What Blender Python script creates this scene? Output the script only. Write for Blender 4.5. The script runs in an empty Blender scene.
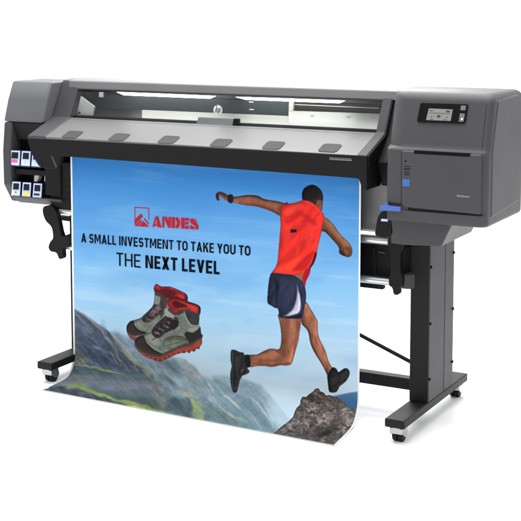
import bpy, math, random
import numpy as np
from mathutils import Vector, Matrix
from mathutils.geometry import tessellate_polygon
random.seed(3); rng = np.random.default_rng(5)
S = bpy.context.scene
COL = S.collection

# ------------------------------------------------------------------ camera
CC = np.array([1.8506, -4.941, 1.7219]); YAW = .4936; PIT = .0996; F = 1267.24; CX = 260.5; CY = 136.13
FW = np.array([-math.sin(YAW)*math.cos(PIT), math.cos(YAW)*math.cos(PIT), -math.sin(PIT)])
RT = np.array([math.cos(YAW), math.sin(YAW), 0.]); UP = np.cross(RT, FW)
def proj(P):
    d = np.asarray(P, float) - CC; z = d@FW
    return CX + F*(d@RT)/z, CY - F*(d@UP)/z
def at(px, py, X=None, Y=None, Z=None):
    d = FW + (px-CX)/F*RT - (py-CY)/F*UP
    i, v = (0, X) if X is not None else (1, Y) if Y is not None else (2, Z)
    return CC + (v-CC[i])/d[i]*d
cd = bpy.data.cameras.new('camera'); cam = bpy.data.objects.new('camera', cd); COL.objects.link(cam)
cam.location = CC; cam.rotation_euler = (math.pi/2-PIT, 0, YAW)
cd.sensor_width = 36; cd.lens = F/521*36; cd.shift_y = (CY-260.5)/521; cd.clip_end = 500; cd.clip_start = .05
S.camera = cam

# ------------------------------------------------------------------ materials
def s2l(c):
    c = np.asarray(c, float)
    return np.where(c <= .04045, c/12.92, ((c+.055)/1.055)**2.4)
def mat(name, rgb, rough=.45, metal=0., var=.08, bump=.0, bscale=900., coat=0., spec=.5):
    m = bpy.data.materials.new(name); m.use_nodes = True
    nt = m.node_tree; b = nt.nodes['Principled BSDF']
    b.inputs['Metallic'].default_value = metal; b.inputs['Coat Weight'].default_value = coat
    b.inputs['Specular IOR Level'].default_value = spec
    tc = nt.nodes.new('ShaderNodeTexCoord')
    n = nt.nodes.new('ShaderNodeTexNoise'); n.inputs['Scale'].default_value = 7; n.inputs['Detail'].default_value = 6
    nt.links.new(tc.outputs['Object'], n.inputs['Vector'])
    r = nt.nodes.new('ShaderNodeMapRange'); r.inputs[3].default_value = rough*(1-var*2); r.inputs[4].default_value = min(1, rough*(1+var*2))
    nt.links.new(n.outputs['Fac'], r.inputs[0]); nt.links.new(r.outputs[0], b.inputs['Roughness'])
    mx = nt.nodes.new('ShaderNodeMix'); mx.data_type = 'RGBA'
    mx.inputs[6].default_value = (*[c*(1-var) for c in rgb], 1); mx.inputs[7].default_value = (*[min(1, c*(1+var)) for c in rgb], 1)
    nt.links.new(n.outputs['Fac'], mx.inputs[0]); nt.links.new(mx.outputs[2], b.inputs['Base Color'])
    if bump:
        n2 = nt.nodes.new('ShaderNodeTexNoise'); n2.inputs['Scale'].default_value = bscale; n2.inputs['Detail'].default_value = 2
        nt.links.new(tc.outputs['Object'], n2.inputs['Vector'])
        bp = nt.nodes.new('ShaderNodeBump'); bp.inputs['Strength'].default_value = bump; bp.inputs['Distance'].default_value = .001
        nt.links.new(n2.outputs['Fac'], bp.inputs['Height']); nt.links.new(bp.outputs[0], b.inputs['Normal'])
    return m
def emit(name, rgb, k):
    m = mat(name, rgb, .4); b = m.node_tree.nodes['Principled BSDF']
    b.inputs['Emission Color'].default_value = (*rgb, 1); b.inputs['Emission Strength'].default_value = k
    return m
M = dict(
 body=mat('grey_plastic', (.054, .0535, .058), .5, bump=.25, spec=.3),
 cap=mat('light_grey_plastic', (.108, .112, .121), .5, bump=.2, spec=.3),
 arm=mat('dark_grey_plastic', (.054, .0525, .058), .5, bump=.25, spec=.25),
 top=mat('pale_grey_cover', (.20, .198, .205), .5, bump=.1, spec=.25),
 deck=mat('silver_deck', (.145, .145, .148), .42, metal=.1, bump=.1, spec=.3),
 pad=mat('charcoal_pad', (.052, .052, .054), .7, spec=.2),
 black=mat('black_plastic', (.0055, .0055, .006), .45, bump=.25, spec=.16),
 lip=mat('charcoal_plastic', (.0085, .0085, .009), .55, bump=.3, spec=.15),
 matte=mat('matte_black_interior', (.004, .004, .0045), .7, spec=.1),
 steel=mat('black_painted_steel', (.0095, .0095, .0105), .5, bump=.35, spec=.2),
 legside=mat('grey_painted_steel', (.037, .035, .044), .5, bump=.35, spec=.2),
 chrome=mat('chrome', (.40, .40, .41), .22, metal=1.),
 silver=mat('brushed_aluminium', (.66, .66, .67), .32, metal=.85),
 rubber=mat('black_rubber', (.006, .006, .006), .55, spec=.2),
 slate=mat('slate_grey_carriage', (.036, .048, .054), .45, spec=.3),
 olive=mat('dark_olive_interior', (.022, .022, .016), .5, spec=.2),
 beam_unlit=mat('unlit_beam_metal', (.045, .05, .05), .4, metal=.3),
 white=mat('white_painted_metal', (.56, .56, .53), .35),
 plate=mat('pale_zinc_plate', (.52, .55, .54), .45),
 logo=mat('white_emblem', (.85, .85, .85), .35),
 guide=mat('grey_sheet_metal', (.23, .23, .226), .42, metal=.2),
 blue=mat('blue_plastic', (.07, .14, .46), .45, spec=.3),
 bluesq=mat('blue_sticker', (.04, .11, .38), .4),
 cart=mat('pale_blue_plastic', (.50, .60, .92), .4),
 cartlow=mat('ice_blue_label', (.62, .72, .95), .45),
 navy=mat('navy_case_and_shadow', (.012, .018, .06), .45),
 magenta=mat('magenta_label', (.75, .10, .42), .5),
 pink=mat('light_magenta_label', (.80, .45, .72), .5),
 yellow=mat('yellow_label', (.78, .68, .10), .5),
 beige=mat('beige_plastic', (.46, .43, .36), .5),
 mark=mat('pale_grey_marking', (.20, .20, .21), .5),
 lipbadge=mat('grey_badge_metal', (.15, .15, .158), .4),
 badge=mat('dark_badge', (.052, .052, .058), .4, spec=.25),
 bezel=mat('glossy_black_bezel', (.006, .006, .0065), .2, spec=.2),
 button=mat('grey_button', (.14, .15, .15), .35),
 red=mat('red_print', (.44, .012, .022), .5, spec=.1),
 ink=mat('black_print', (.003, .004, .008), .6, spec=.06),
 screen=emit('lit_screen', (.20, .20, .19), .09),
 lamp=emit('white_led_strip', (1., .99, .95), 12.),
)
# thin clear pane
g = bpy.data.materials.new('clear_pane'); g.use_nodes = True; nt = g.node_tree; nt.nodes.remove(nt.nodes['Principled BSDF'])
t_ = nt.nodes.new('ShaderNodeBsdfTransparent'); t_.inputs[0].default_value = (.95, .96, .96, 1)
gl = nt.nodes.new('ShaderNodeBsdfGlossy'); gl.inputs['Roughness'].default_value = .04
mx = nt.nodes.new('ShaderNodeMixShader'); mx.inputs[0].default_value = .025
nt.links.new(t_.outputs[0], mx.inputs[1]); nt.links.new(gl.outputs[0], mx.inputs[2]); nt.links.new(mx.outputs[0], nt.nodes['Material Output'].inputs[0])
M['pane'] = g

# ------------------------------------------------------------------ mesh building
class MB:
    def __init__(s): s.v = []; s.f = []
    def add(s, vs, fs):
        o = len(s.v); s.v += [tuple(map(float, p)) for p in vs]; s.f += [tuple(i+o for i in f) for f in fs]; return s
    def prism(s, a, b):
        n = len(a)
        return s.add(list(a)+list(b), [tuple(range(n))[::-1], tuple(range(n, 2*n))] + [(i, (i+1) % n, n+(i+1) % n, n+i) for i in range(n)])
    def box(s, x0, x1, y0, y1, z0, z1):
        return s.prism([(x0, y0, z0), (x1, y0, z0), (x1, y1, z0), (x0, y1, z0)], [(x0, y0, z1), (x1, y0, z1), (x1, y1, z1), (x0, y1, z1)])
    def yz(s, prof, x0, x1): return s.prism([(x0, y, z) for y, z in prof], [(x1, y, z) for y, z in prof])
    def xz(s, poly, y0, y1): return s.prism([(x, y0, z) for x, z in poly], [(x, y1, z) for x, z in poly])
    def px(s, pts, Y, d):       # traced outline at its real distance, thickness d towards +Y
        a = [at(u, v, Y=Y) for u, v in pts]
        return s.prism(a, [p+np.array([0, d, 0]) for p in a])
    def cyl(s, p0, p1, r, n=24, r1=None):
        p0 = Vector(p0); p1 = Vector(p1); d = (p1-p0).normalized(); r1 = r if r1 is None else r1
        a = d.orthogonal().normalized(); b = d.cross(a)
        ring = lambda p, q: [p+(a*math.cos(2*math.pi*i/n)+b*math.sin(2*math.pi*i/n))*q for i in range(n)]
        return s.prism(ring(p0, r), ring(p1, r1))
    def build(s, name, m, parent=None, bevel=0., seg=3):
        me = bpy.data.meshes.new(name); me.from_pydata(s.v, [], s.f)
        import bmesh
        bm = bmesh.new(); bm.from_mesh(me); bmesh.ops.recalc_face_normals(bm, faces=bm.faces); bm.to_mesh(me); bm.free()
        me.materials.append(M[m] if isinstance(m, str) else m)
        me.shade_smooth(); me.set_sharp_from_angle(angle=math.radians(32))
        o = bpy.data.objects.new(name, me); COL.objects.link(o)
        if bevel:
            b = o.modifiers.new('bevel', 'BEVEL'); b.width = bevel; b.segments = seg; b.limit_method = 'ANGLE'; b.angle_limit = math.radians(28); b.harden_normals = True
        return put(o, parent)
def put(o, parent):
    if parent is not None:
        o.parent = parent
        if parent.type == 'EMPTY': o.location = -parent.location
    return o
def thing(name, label, cat, loc, group=None):
    o = bpy.data.objects.new(name, None); COL.objects.link(o); o.location = loc; o.empty_display_size = .1
    o['label'] = label; o['category'] = cat
    if group: o['group'] = group
    return o
def rrect(x0, x1, z0, z1, r, n=5):
    out = []
    for cx, cz, a in ((x1-r, z1-r, 0), (x0+r, z1-r, 90), (x0+r, z0+r, 180), (x1-r, z0+r, 270)):
        for i in range(n+1):
            t = math.radians(a+90*i/n); out.append((cx+r*math.cos(t), cz+r*math.sin(t)))
    return out
def smooth_closed(p, k=6):
    p = np.asarray(p, float); n = len(p); out = []
    for i in range(n):
        a, b, c, d = p[i-1], p[i], p[(i+1) % n], p[(i+2) % n]
        for j in range(k):
            t = j/k
            out.append(.5*((2*b)+(-a+c)*t+(2*a-5*b+4*c-d)*t*t+(-a+3*b-3*c+d)*t**3))
    return np.array(out)
# ------------------------------------------------------------------ floor
fb = MB().add([(-120, -60, 0), (120, -60, 0), (120, 180, 0), (-120, 180, 0)], [(0, 1, 2, 3)])
fl = fb.build('floor', mat('white_floor', (.93, .93, .93), .8, var=.01, spec=.1)); fl['kind'] = 'structure'

# ------------------------------------------------------------------ the printer
P = thing('wide_format_printer', 'dark grey wide format printer on a two legged stand with casters', 'printer', (-.9, 0, 0))
R = .34                                                        # right face of the machine

# right housing: sloped upper front, upright lower front
def ring(yf, ins, lx, ly, xl, z, bk):
    pts = [(xl, bk)]
    for k in range(9):                                         # left fillet back towards the lid
        t = math.radians(90-90*k/8); pts.append((xl+lx*(1-math.sin(t)), yf+ly*(1-math.cos(t)) if lx else yf))
    r_ = .028
    for k in range(7):                                         # front right corner
        t = math.radians(90*k/6); pts.append((R-ins-r_+r_*math.sin(t), yf+r_*(1-math.cos(t))))
    pts.append((R-ins, bk)); return [(x_, y_, z) for x_, y_ in pts]
rings = []
for z, d in ((.884, .012), (.8865, .006), (.892, .002), (.900, 0)): rings.append(ring(-.300+d, d, .010, .010, -.077, z, .14-d))
rings.append(ring(-.300, 0, .010, .010, -.077, 1.160, .14))
rings.append(ring(-.2995, 0, .012, .012, -.0775, 1.168, .14)); rings.append(ring(-.297, 0, .016, .016, -.080, 1.1735, .14)); rings.append(ring(-.2915, 0, .04, .05, -.088, 1.1785, .14))
rings.append(ring(-.2865, 0, .085, .11, -.100, 1.1845, .14))
ZT, RT_ = 1.3985, .040
for k in range(6):
    z = 1.20+(ZT-RT_-1.20)*k/5; rings.append(ring(-.2865+(z-1.1845)*.275, 0, .090, .12, -.105, z, .14))
y0_ = -.2865+(ZT-RT_-1.1845)*.275
for k in range(1, 9):
    t = math.radians(90*k/8); d = RT_*(1-math.cos(t)); rings.append(ring(y0_+.275*RT_*math.sin(t)*.6+d, d*.9, .090, .12, -.105, ZT-RT_+RT_*math.sin(t), .14-d))
hm = MB(); nr = len(rings[0])
hm.add([p for r_ in rings for p in r_], [tuple(range(nr))[::-1], tuple(range((len(rings)-1)*nr, len(rings)*nr))]+
       [(a*nr+b, a*nr+(b+1) % nr, (a+1)*nr+(b+1) % nr, (a+1)*nr+b) for a in range(len(rings)-1) for b in range(nr)])
rh = hm.build('right_housing', 'body', P)
# front panel of the housing (upper), slightly proud, with rounded top
def slope(z): return -.2865+(z-1.1845)*.275
gv = MB(); zs = [1.187, 1.23, 1.29, 1.34, 1.356]
for z0_, z1_ in zip(zs[:-1], zs[1:]):
    gv.prism([(.3100+dx, slope(z0_)+dy, z0_) for dx, dy in ((-.0008, -.0006), (.0008, -.0006), (.0008, .004), (-.0008, .004))],
             [(.3100+dx, slope(z1_)+dy, z1_) for dx, dy in ((-.0008, -.0006), (.0008, -.0006), (.0008, .004), (-.0008, .004))])
gv.build('panel_groove', 'lip', P)
# door
dr = MB().xz([(-.010, .955), (.005, .945), (.318, .938), (.318, 1.170), (-.010, 1.170)], -.312, -.296)
door = dr.build('front_door', 'body', P, .011, 5)
hp_ = [at(414, 150, Y=-.312), at(470, 152.2, Y=-.312)]
MB().box(hp_[0][0], hp_[1][0], -.3135, -.298, 1.160, 1.1725).build('door_handle_recess', 'matte', door, .001)
MB().box(.021, .318, -.3075, -.2985, .9348, .9372).box(-.072, .0190, -.3035, -.2985, .9535, .9555).box(.0190, .021, -.3075, -.2985, .9348, .9555).build('door_gap', 'lip', door)
sk = MB().box(-.072, .332, -.306, -.295, .893, .934).build('lower_trim', 'body', P, .005)
MB().yz([(-.262, .915), (-.262, 1.17), (-.200, 1.372)]+[(.068+.05*math.sin(math.radians(a)), 1.330+.05*math.cos(math.radians(a))) for a in range(0, 91, 10)]+[(.118, .938)], R-.02, R+.004).build('side_panel', 'body', P, .016, 5)
# badge on the door, illegible model lettering
a0 = at(450, 192, Y=-.3115); a1 = at(476, 199.5, Y=-.3115)
bd = MB().box(a0[0], a1[0], -.3118, -.309, a1[2], a0[2]).build('name_badge', 'badge', door, .001)
mk = MB()
x = at(457, 195, Y=-.312)[0]; z0 = at(463, 197.3, Y=-.312)[2]
for i, (w, h) in enumerate([(.006, .012), (.006, .010), (.009, .010), (.005, .012), (.007, .009), (.006, .009), (.004, .009), (.006, .009), (.005, .009)]):
    mk.box(x, x+w*.75, -.3126, -.3114, z0, z0+h*.75); x += w*.95
mk.build('badge_lettering', 'mark', bd)
# stickers on the door edge
a0 = at(402.6, 178.8, Y=-.312); a1 = at(410, 186.6, Y=-.312)
MB().xz(rrect(a0[0], a1[0], a1[2], a0[2], .004), -.3135, -.309).build('blue_sticker', 'bluesq', door)
st = MB()
for (u0, v0, u1, v1) in ((405, 160.2, 406.2, 162), (404, 166, 410.3, 166.9), (404, 168.4, 410.3, 169.7), (404.4, 171.2, 409.6, 171.9), (404.4, 172.8, 409.6, 173.5), (404.4, 174.4, 409.6, 175.2)):
    b0 = at(u0, v0, Y=-.312); b1 = at(u1, v1, Y=-.312); st.box(b0[0], b1[0], -.3128, -.309, min(b0[2], b1[2]), max(b0[2], b1[2]))
st.build('instruction_sticker', 'matte', door)
MB().box(-.0142, -.0118, -.3004, -.298, .957, 1.165).build('door_seam', 'lip', P)

# control panel
def on_fascia(u, v, off=0.):      # point where the line of sight meets the sloped fascia
    d = FW+(u-CX)/F*RT-(v-CY)/F*UP; k = .275
    t = (-.2865-off+(CC[2]-1.1845)*k-CC[1])/(d[1]-d[2]*k); return CC+t*d
def fpatch(pts, off, th):
    a = [on_fascia(u, v, off) for u, v in pts]; return MB().prism(a, [p+np.array([0, th, 0]) for p in a])
cp = fpatch([(421.6, 102.6), (466.6, 103.9), (467.9, 105.2), (465.2, 122.6), (463.6, 123.8), (418, 122.2), (416.8, 120.8), (420.2, 103.8)], .006, .010).build('control_panel', 'bezel', P, .0015)
scn = fpatch([(428.8, 108.4), (452.7, 109.5), (450.6, 121), (426, 120)], .0072, .003).build('display', 'screen', cp)
ic = MB()
for (u, v, w, h) in ((430, 110.2, 3, .7), (446, 110.6, 4, 1.6), (429.5, 112.6, 21, .35), (437, 115, 3.2, 2.4), (431, 116, 1, 1.2), (446.5, 116.6, 1, 1.2), (430, 119, 3, .5), (443, 119.5, 4, .5)):
    q = [on_fascia(u, v, .0078), on_fascia(u+w, v+w*.045, .0078), on_fascia(u+w, v+h+w*.045, .0078), on_fascia(u, v+h, .0078)]
    ic.prism(q, [p+np.array([0, .0008, 0]) for p in q])
ic.build('display_icons', 'pad', scn)
for q in ([(461, 105.6), (466, 105.8), (465.3, 110.4), (460.2, 110.2)], [(459.9, 113.4), (464.8, 113.7), (463.5, 121.8), (458.6, 121.6)]):
    fpatch(q, .0075, .003).build('button', 'button', cp, .0008)
q = [(461.3, 118), (463, 118.1), (462.6, 120), (460.9, 119.9)]
fpatch(q, .0085, .002).build('button_icon', 'logo', cp)  # white icon on the lower button
q = MB()
for i in range(9):
    u = 432.6+i*1.65
    p4 = [on_fascia(u, 125.2+.05*i, .0004), on_fascia(u+1.1, 125.2+.05*i, .0004), on_fascia(u+1.1, 126.5+.05*i, .0004), on_fascia(u, 126.5+.05*i, .0004)]
    q.prism(p4, [p+np.array([0, .002, 0]) for p in p4])
q.build('panel_lettering', 'arm', P)

# lower housing under the right side
MB().xz([(-.077, .888), (-.072, .786), (-.02, .783), (.143, .792), (.187, .886)], -.262, .10).build('lower_housing', 'body', P, .006)

# left end: housing open at the front for the ink bay
LP = [(-.112, 1.374), (-.150, 1.29), (-.182, 1.18), (-.199, 1.05), (-.197, .885), (-.140, .795), (.10, .80), (.12, .86), (.12, 1.374)]
MB().yz([(-.105, 1.378), (-.112, 1.372), (-.150, 1.29), (-.183, 1.188), (-.14, 1.186), (.12, 1.186), (.12, 1.378)], -2.112, -1.8785).build('left_top_cover', 'cap', P, .022, 5)
MB().yz([p for p in [(-.183, 1.1855), (-.199, 1.05), (-.197, .885), (-.140, .795), (.10, .80), (.12, .86), (.12, 1.1855)]], -2.110, -2.062).build('left_end_cover', 'body', P, .010, 4)  # darker plastic than the top cover, painting in the shade lower down
MB().yz([(-.178, 1.1855), (-.150, 1.10), (-.12, 1.10), (-.12, 1.1855)], -2.060, -1.80).build('ink_bay_hood', 'lip', P, .004)
MB().yz([(-.196, .8325), (-.192, .826), (-.140, .792), (.10, .792), (.10, .8325)], -2.060, -1.772).build('left_bottom_cover', 'arm', P, .008, 4)
MB().box(-2.06, -1.83, -.125, .10, .834, 1.19).build('ink_bay_back', 'matte', P)
MB().box(-2.058, -1.86, -.1745, -.126, .935, .962).build('ink_bay_shelf', 'lip', P, .003)
MB().box(-1.868, -1.775, -.186, -.10, .845, 1.10).build('ink_bay_divider', 'lip', P, .006)
for u in (36.4, 46.6):
    MB().px([(u-2.2, 173.6), (u+2.8, 174), (u+.9, 182), (u-2.8, 181.6)], -.170, .03).build('cartridge_latch', 'beige', P, .003)

# ink cartridges standing in the bay (each can be pulled out)
def cartridge(x0, x1, y0, y1, label, chip, chipmat, third=False):
    sk_ = .45
    o = [at(x0+1, y0, Y=-.192), at(x1, y0+.45, Y=-.192), at(x1-.8, y1+.6, Y=-.192), at(x0-.2, y1, Y=-.192)]
    base = (o[3]+o[2])/2
    t = thing('ink_cartridge', label, 'ink cartridge', (base[0], -.16, base[2]), 'ink cartridges in the left bay')
    def quad(a, b, c, d, y, th):      # fractional rectangle in the cartridge face
        f = lambda s_, v_: o[0]*(1-s_)*(1-v_)+o[1]*s_*(1-v_)+o[2]*s_*v_+o[3]*(1-s_)*v_
        q_ = [f(a, b), f(c, b), f(c, d), f(a, d)]; q_ = [np.array([p[0], y, p[2]]) for p in q_]
        return MB().prism(q_, [p+np.array([0, th, 0]) for p in q_])
    quad(.05, .04, .95, .99, -.1875, .060).build('casing', 'navy', t, .003)
    quad(.02, 0, .98, 1, -.191, .0034).build('face_plate', 'cart', t, .0012)
    quad(.0, .985, 1, 1.09, -.188, .05).build('base', 'navy', t, .001)  # navy strip standing in for the shadow below the cartridge face
    quad(.06, .62, .94, .97, -.1920, .003).build('label_strip', 'cartlow', t, .001)
    w = quad(.17, .11, .83, .54, -.1920, .003).build('window', 'bezel', t, .001)
    quad(*chip, -.1930, .003).build('colour_mark', chipmat, t, .0008)
G = 'ink cartridges in the left bay'
cartridge(9.2, 20.1, 150.4, 165, 'pale blue ink cartridge with solid magenta band in the upper row', (.12, .60, .80, .82), 'magenta')
cartridge(20.5, 30.6, 151, 165.6, 'pale blue ink cartridge with a faint pink dot in the upper row', (.36, .66, .60, .80), 'pink')
cartridge(31, 41, 151.6, 166.2, 'upper row ink cartridge mostly hidden behind the slanted lid end', (.36, .66, .60, .80), 'cart')
cartridge(11, 20.6, 181.5, 196, 'pale blue ink cartridge with a small grey mark, lower row by the outer edge', (.42, .66, .62, .78), 'mark')
cartridge(21.4, 31, 182.3, 196.8, 'pale blue ink cartridge with a yellow mark in the lower row', (.16, .62, .84, .88), 'yellow')
cartridge(32.2, 42, 183.2, 197.7, 'pale blue ink cartridge with a black bar in the lower row', (.16, .68, .80, .84), 'navy')

# middle: top cover, window, lid
MB().box(-1.879, -1.83, .058, .12, 1.10, 1.372).build('rear_filler', 'cap', P, .004)
MB().yz([(-.040, 1.345), (-.040, 1.3835), (-.020, 1.389), (.05, 1.3955), (.125, 1.390), (.13, 1.30), (.084, 1.30), (.084, 1.345)], -1.83, -.079).build('top_cover', 'top', P, .006, 4)
MB().yz([(-.020, 1.3845), (.05, 1.3905), (.12, 1.384), (.12, 1.372), (-.015, 1.372)], -1.8775, -1.831).build('cover_end', 'cap', P, .004)
OUT = [(-.300, 1.140), (-.112, 1.213), (-.024, 1.3835)]
def arm(x0, x1, name):
    pr = OUT+[(.055, 1.378), (.045, 1.34), (-.045, 1.185), (-.075, 1.165), (-.285, 1.085)]
    return MB().yz(pr, x0, x1).build(name, 'arm', P, .007, 4)
MB().yz([(-.292, 1.136), (-.112, 1.205), (-.022, 1.376), (.052, 1.371), (.042, 1.34), (-.045, 1.18), (-.075, 1.16), (-.28, 1.085)], -.164, -.1585).build('lid_side_cover', 'black', P, .002)
arm(-.207, -.163, 'lid_arm'); arm(-1.877, -1.773, 'lid_arm')
MB().yz([(-.10, 1.20), (-.015, 1.372), (.075, 1.372), (.06, 1.02), (-.15, 1.0), (-.20, 1.10)], -.163, -.118).build('lid_hinge_cover', 'black', P, .006)
lid = MB().yz([(-.298, 1.1385), (-.118, 1.2070), (-.112, 1.198), (-.29, 1.12)], -1.774, -.206).build('lid_deck', 'deck', P, .002)
for u, v in ((72.5, 134.8), (119.2, 137.4), (168.7, 139.9), (221.3, 143), (273.6, 145.6), (330, 148.2)):
    k = (1.2070-1.1385)/.18; d = FW+(u-CX)/F*RT-(v-CY)/F*UP
    t = (1.1385-CC[2]+k*(CC[1]+.298))/(d[2]-k*d[1]); c = CC+t*d
    pl = rrect(-.043, .043, -.037, .037, .017)
    nrm = np.array([0, -math.sin(math.atan(k)), math.cos(math.atan(k))]); dn = np.array([0, math.cos(math.atan(k)), math.sin(math.atan(k))])
    ptop = [c+np.array([1, 0, 0])*a_+dn*b_+nrm*.0025 for a_, b_ in pl]
    MB().prism(ptop, [p-nrm*.004 for p in ptop]).build('lid_pad', 'pad', lid, .001)
# strip at the back of the deck and the catch in its middle
MB().yz([(-.117, 1.2075), (-.100, 1.2135), (-.095, 1.196), (-.112, 1.190)], -1.774, -.206).build('lid_edge_strip', 'deck', P, .002)
sl = MB().yz([(-.098, 1.2085), (-.070, 1.2240), (-.060, 1.19), (-.095, 1.19)], -1.78, -.200).build('window_seal', 'matte', P)
ca = at(197, 119.5, Y=-.095); cb = at(233, 127, Y=-.095)
MB().yz([(-.106, 1.208), (-.085, 1.242), (-.070, 1.240), (-.085, 1.20)], ca[0], cb[0]).build('lid_catch', 'cap', P, .003)
cb2 = at(239, 122, Y=-.09)
MB().box(cb[0]+.002, cb2[0], -.098, -.075, 1.208, 1.243).build('catch_stop', 'black', P, .003)

# charcoal front lip with the wing at each end
lp = [(27, 138.6), (31.7, 154.5), (38.4, 166), (44, 168.4), (54, 169.2), (56.8, 167.4), (59.8, 161.6), (61, 156.2), (352, 178), (358.5, 178.8), (360.6, 185), (365, 190.8), (366.8, 190.5), (366.8, 155.9)]
MB().px(lp, -.2995, .028).build('front_lip', 'lip', P, .004)
MB().px([(50.6, 155.6), (52.6, 156.4), (57.2, 166.6), (55.6, 168.2)], -.3008, .003).build('lip_bevel', 'arm', P)
MB().yz([(-.272, 1.132), (-.272, 1.0), (-.155, 1.0), (-.10, 1.19), (-.12, 1.20)], -.20, -.163).build('lid_side', 'lip', P, .004)
a0 = at(329.6, 155.4, Y=-.301); a1 = at(351.7, 160.6, Y=-.301)
lb = MB().box(a0[0], a1[0], -.3015, -.299, a1[2]-.002, a0[2]-.007).build('lip_badge', 'lipbadge', P)
mk = MB(); x = a0[0]+.004
for w in (.006, .005, .008, .005, .003, .005, .006, .004, .006, .005, .006, .005, .006):
    mk.box(x, x+w*.8, -.3022, -.301, a1[2]+.003, a1[2]+.003+random.choice((.005, .006, .0075))); x += w+.0022
mk.build('badge_lettering', 'pad', lb)

# window interior
MB().box(-1.83, -.079, .085, .12, 1.10, 1.30).build('rear_wall', 'slate', P)
MB().box(-1.78, -.20, -.095, .085, 1.10, 1.13).build('platen', 'matte', P)
MB().box(-1.83, -1.7745, -.02, .085, 1.10, 1.337).build('inner_side_wall', 'matte', P)
MB().box(-.2055, -.079, -.0, .085, 1.10, 1.337).build('inner_side_wall', 'white', P)
MB().box(-1.772, -.206, -.036, .083, 1.3405, 1.3445).build('window_ceiling', 'slate', P)
MB().px([(92, 93.6), (290, 101.6), (288.9, 115.6), (92, 108.4)], .030, .03).build('carriage_cover', 'slate', P, .002)
MB().px([(288.9, 101.6), (293.4, 101.8), (292.4, 114.4), (288.4, 114.2)], .026, .03).build('carriage_end_plate', 'white', P, .001)
MB().px([(293.4, 101.0), (381, 104.6), (379, 114.8), (292.6, 110.6)], .040, .02).build('rear_rail', 'olive', P, .002)
def beam(top, bot, Yt, Yb, name, m):
    a = [at(u, v, Y=Yt) for u, v in top]+[at(u, v, Y=Yb) for u, v in bot]
    return MB().prism(a, [p+np.array([0, .012, 0]) for p in a]).build(name, m, P)
for (q0_, q1_, yv, hh, mm_) in (((150, 119.8), (288.6, 125.0), -.014, .0035, 'plate'), ((288.6, 124.8), (377.5, 128.6), -.014, .0035, 'plate'), ((128, 121.4), (288.6, 127.0), -.034, .005, 'olive'), ((288.6, 127.0), (376, 130.6), -.034, .005, 'olive'), ((293.6, 104.0), (379, 107.8), .0385, .004, 'plate'), ((293.6, 108.6), (378, 112.2), .0385, .003, 'black')):
    a = at(*q0_, Y=yv); b = at(*q1_, Y=yv)
    MB().prism([(a[0], yv, a[2]), (b[0], yv, b[2]), (b[0], yv, b[2]-hh), (a[0], yv, a[2]-hh)], [(a[0], yv+.006, a[2]), (b[0], yv+.006, b[2]), (b[0], yv+.006, b[2]-hh), (a[0], yv+.006, a[2]-hh)]).build('guide_rail', mm_, P)
for u, v in ((312, 115.6), (348, 116.6), (371, 117.4)):
    MB().px([(u-1.6, v-.6), (u+1.6, v-.5), (u+1.5, v+1.3), (u-1.6, v+1.2)], .012, .01).build('clamp', 'plate', P, .001)
beam([(94, 108.6), (142, 109.9)], [(142, 123.1), (94, 121.4)], .026, -.030, 'beam_unlit_end', 'beam_unlit')  # dark colour painted in where the beam's reflection fades out
beam([(142, 109.9), (288.6, 116.0)], [(288.6, 128.6), (142, 123.1)], .026, -.030, 'platen_beam', 'white')
beam([(288.6, 110.8), (381, 113.8)], [(377, 132.2), (288.6, 128.6)], .030, -.030, 'platen_beam', 'white')
for q in ([(116.5, 92.2), (214.5, 96.2), (209, 98.6), (124, 95.2)], [(235.5, 97.0), (343.8, 100.8), (339, 103.2), (246, 99.8)]):
    a = [at(u, v, Y=-.030) for u, v in q]; b = [p+np.array([0, .014, .0]) for p in a]
    MB().prism(a, b).build('light_strip', 'lamp', P)
pz = MB().px([(76.5, 114), (80.6, 96.2), (94.3, 106.6), (91.6, 118.6), (78, 117.6)], -.045, .012).build('side_plate', 'plate', P, .002)
c = at(79.4, 112.8, Y=-.0455); MB().cyl(c, c+np.array([0, .006, 0]), .006, 16).build('screw', 'matte', pz)
MB().px([(83, 92), (92, 92.2), (93, 99), (86, 98)], -.02, .03).build('hinge_block', 'black', P, .003)
MB().px([(99, 92), (103, 92.2), (102.6, 97.4), (98.8, 97)], -.035, .01).build('hinge_tab', 'plate', P, .001)
for (u, v) in ((251, 101.9), (251.5, 109.4)):
    MB().px([(u-2.2, v-.5), (u+2.4, v-.3), (u+2.3, v+.7), (u-2.3, v+.5)], .0285, .004).build('carriage_marking', 'logo', P)
# round emblem with slanted letters
c = at(217.8, 110.2, Y=.0265); r = .0235
em = MB().cyl((c[0], .0265, c[2]), (c[0], .031, c[2]), r, 40).build('emblem', 'logo', P, .001)
def slab(mb, pts):
    q_ = [(c[0]+x_+.28*z_, .0258, c[2]+z_) for x_, z_ in pts]; mb.prism(q_, [(x_, .028, z_) for x_, _, z_ in q_])
el = MB()
w = .0038
slab(el, [(-.0125, -.010), (-.0125+w, -.010), (-.0125+w, .0225), (-.0125, .0225)])
slab(el, [(-.0125+w, .0055), (-.0035, .0055), (-.0035, .009), (-.0125+w, .009)])
slab(el, [(-.0052, -.010), (-.0052+w, -.010), (-.0052+w, .0075), (-.0052, .0075)])
slab(el, [(.0025, -.0225), (.0025+w, -.0225), (.0025+w, .009), (.0025, .009)])
slab(el, [(.0025+w, .0055), (.0115, .0055), (.0115, .009), (.0025+w, .009)])
slab(el, [(.0025+w, -.010), (.0115, -.010), (.0115, -.0065), (.0025+w, -.0065)])
slab(el, [(.0100, -.0065), (.0100+w, -.0065), (.0100+w, .0055), (.0100, .0055)])
el.build('emblem_letters', 'slate', em)
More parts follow.
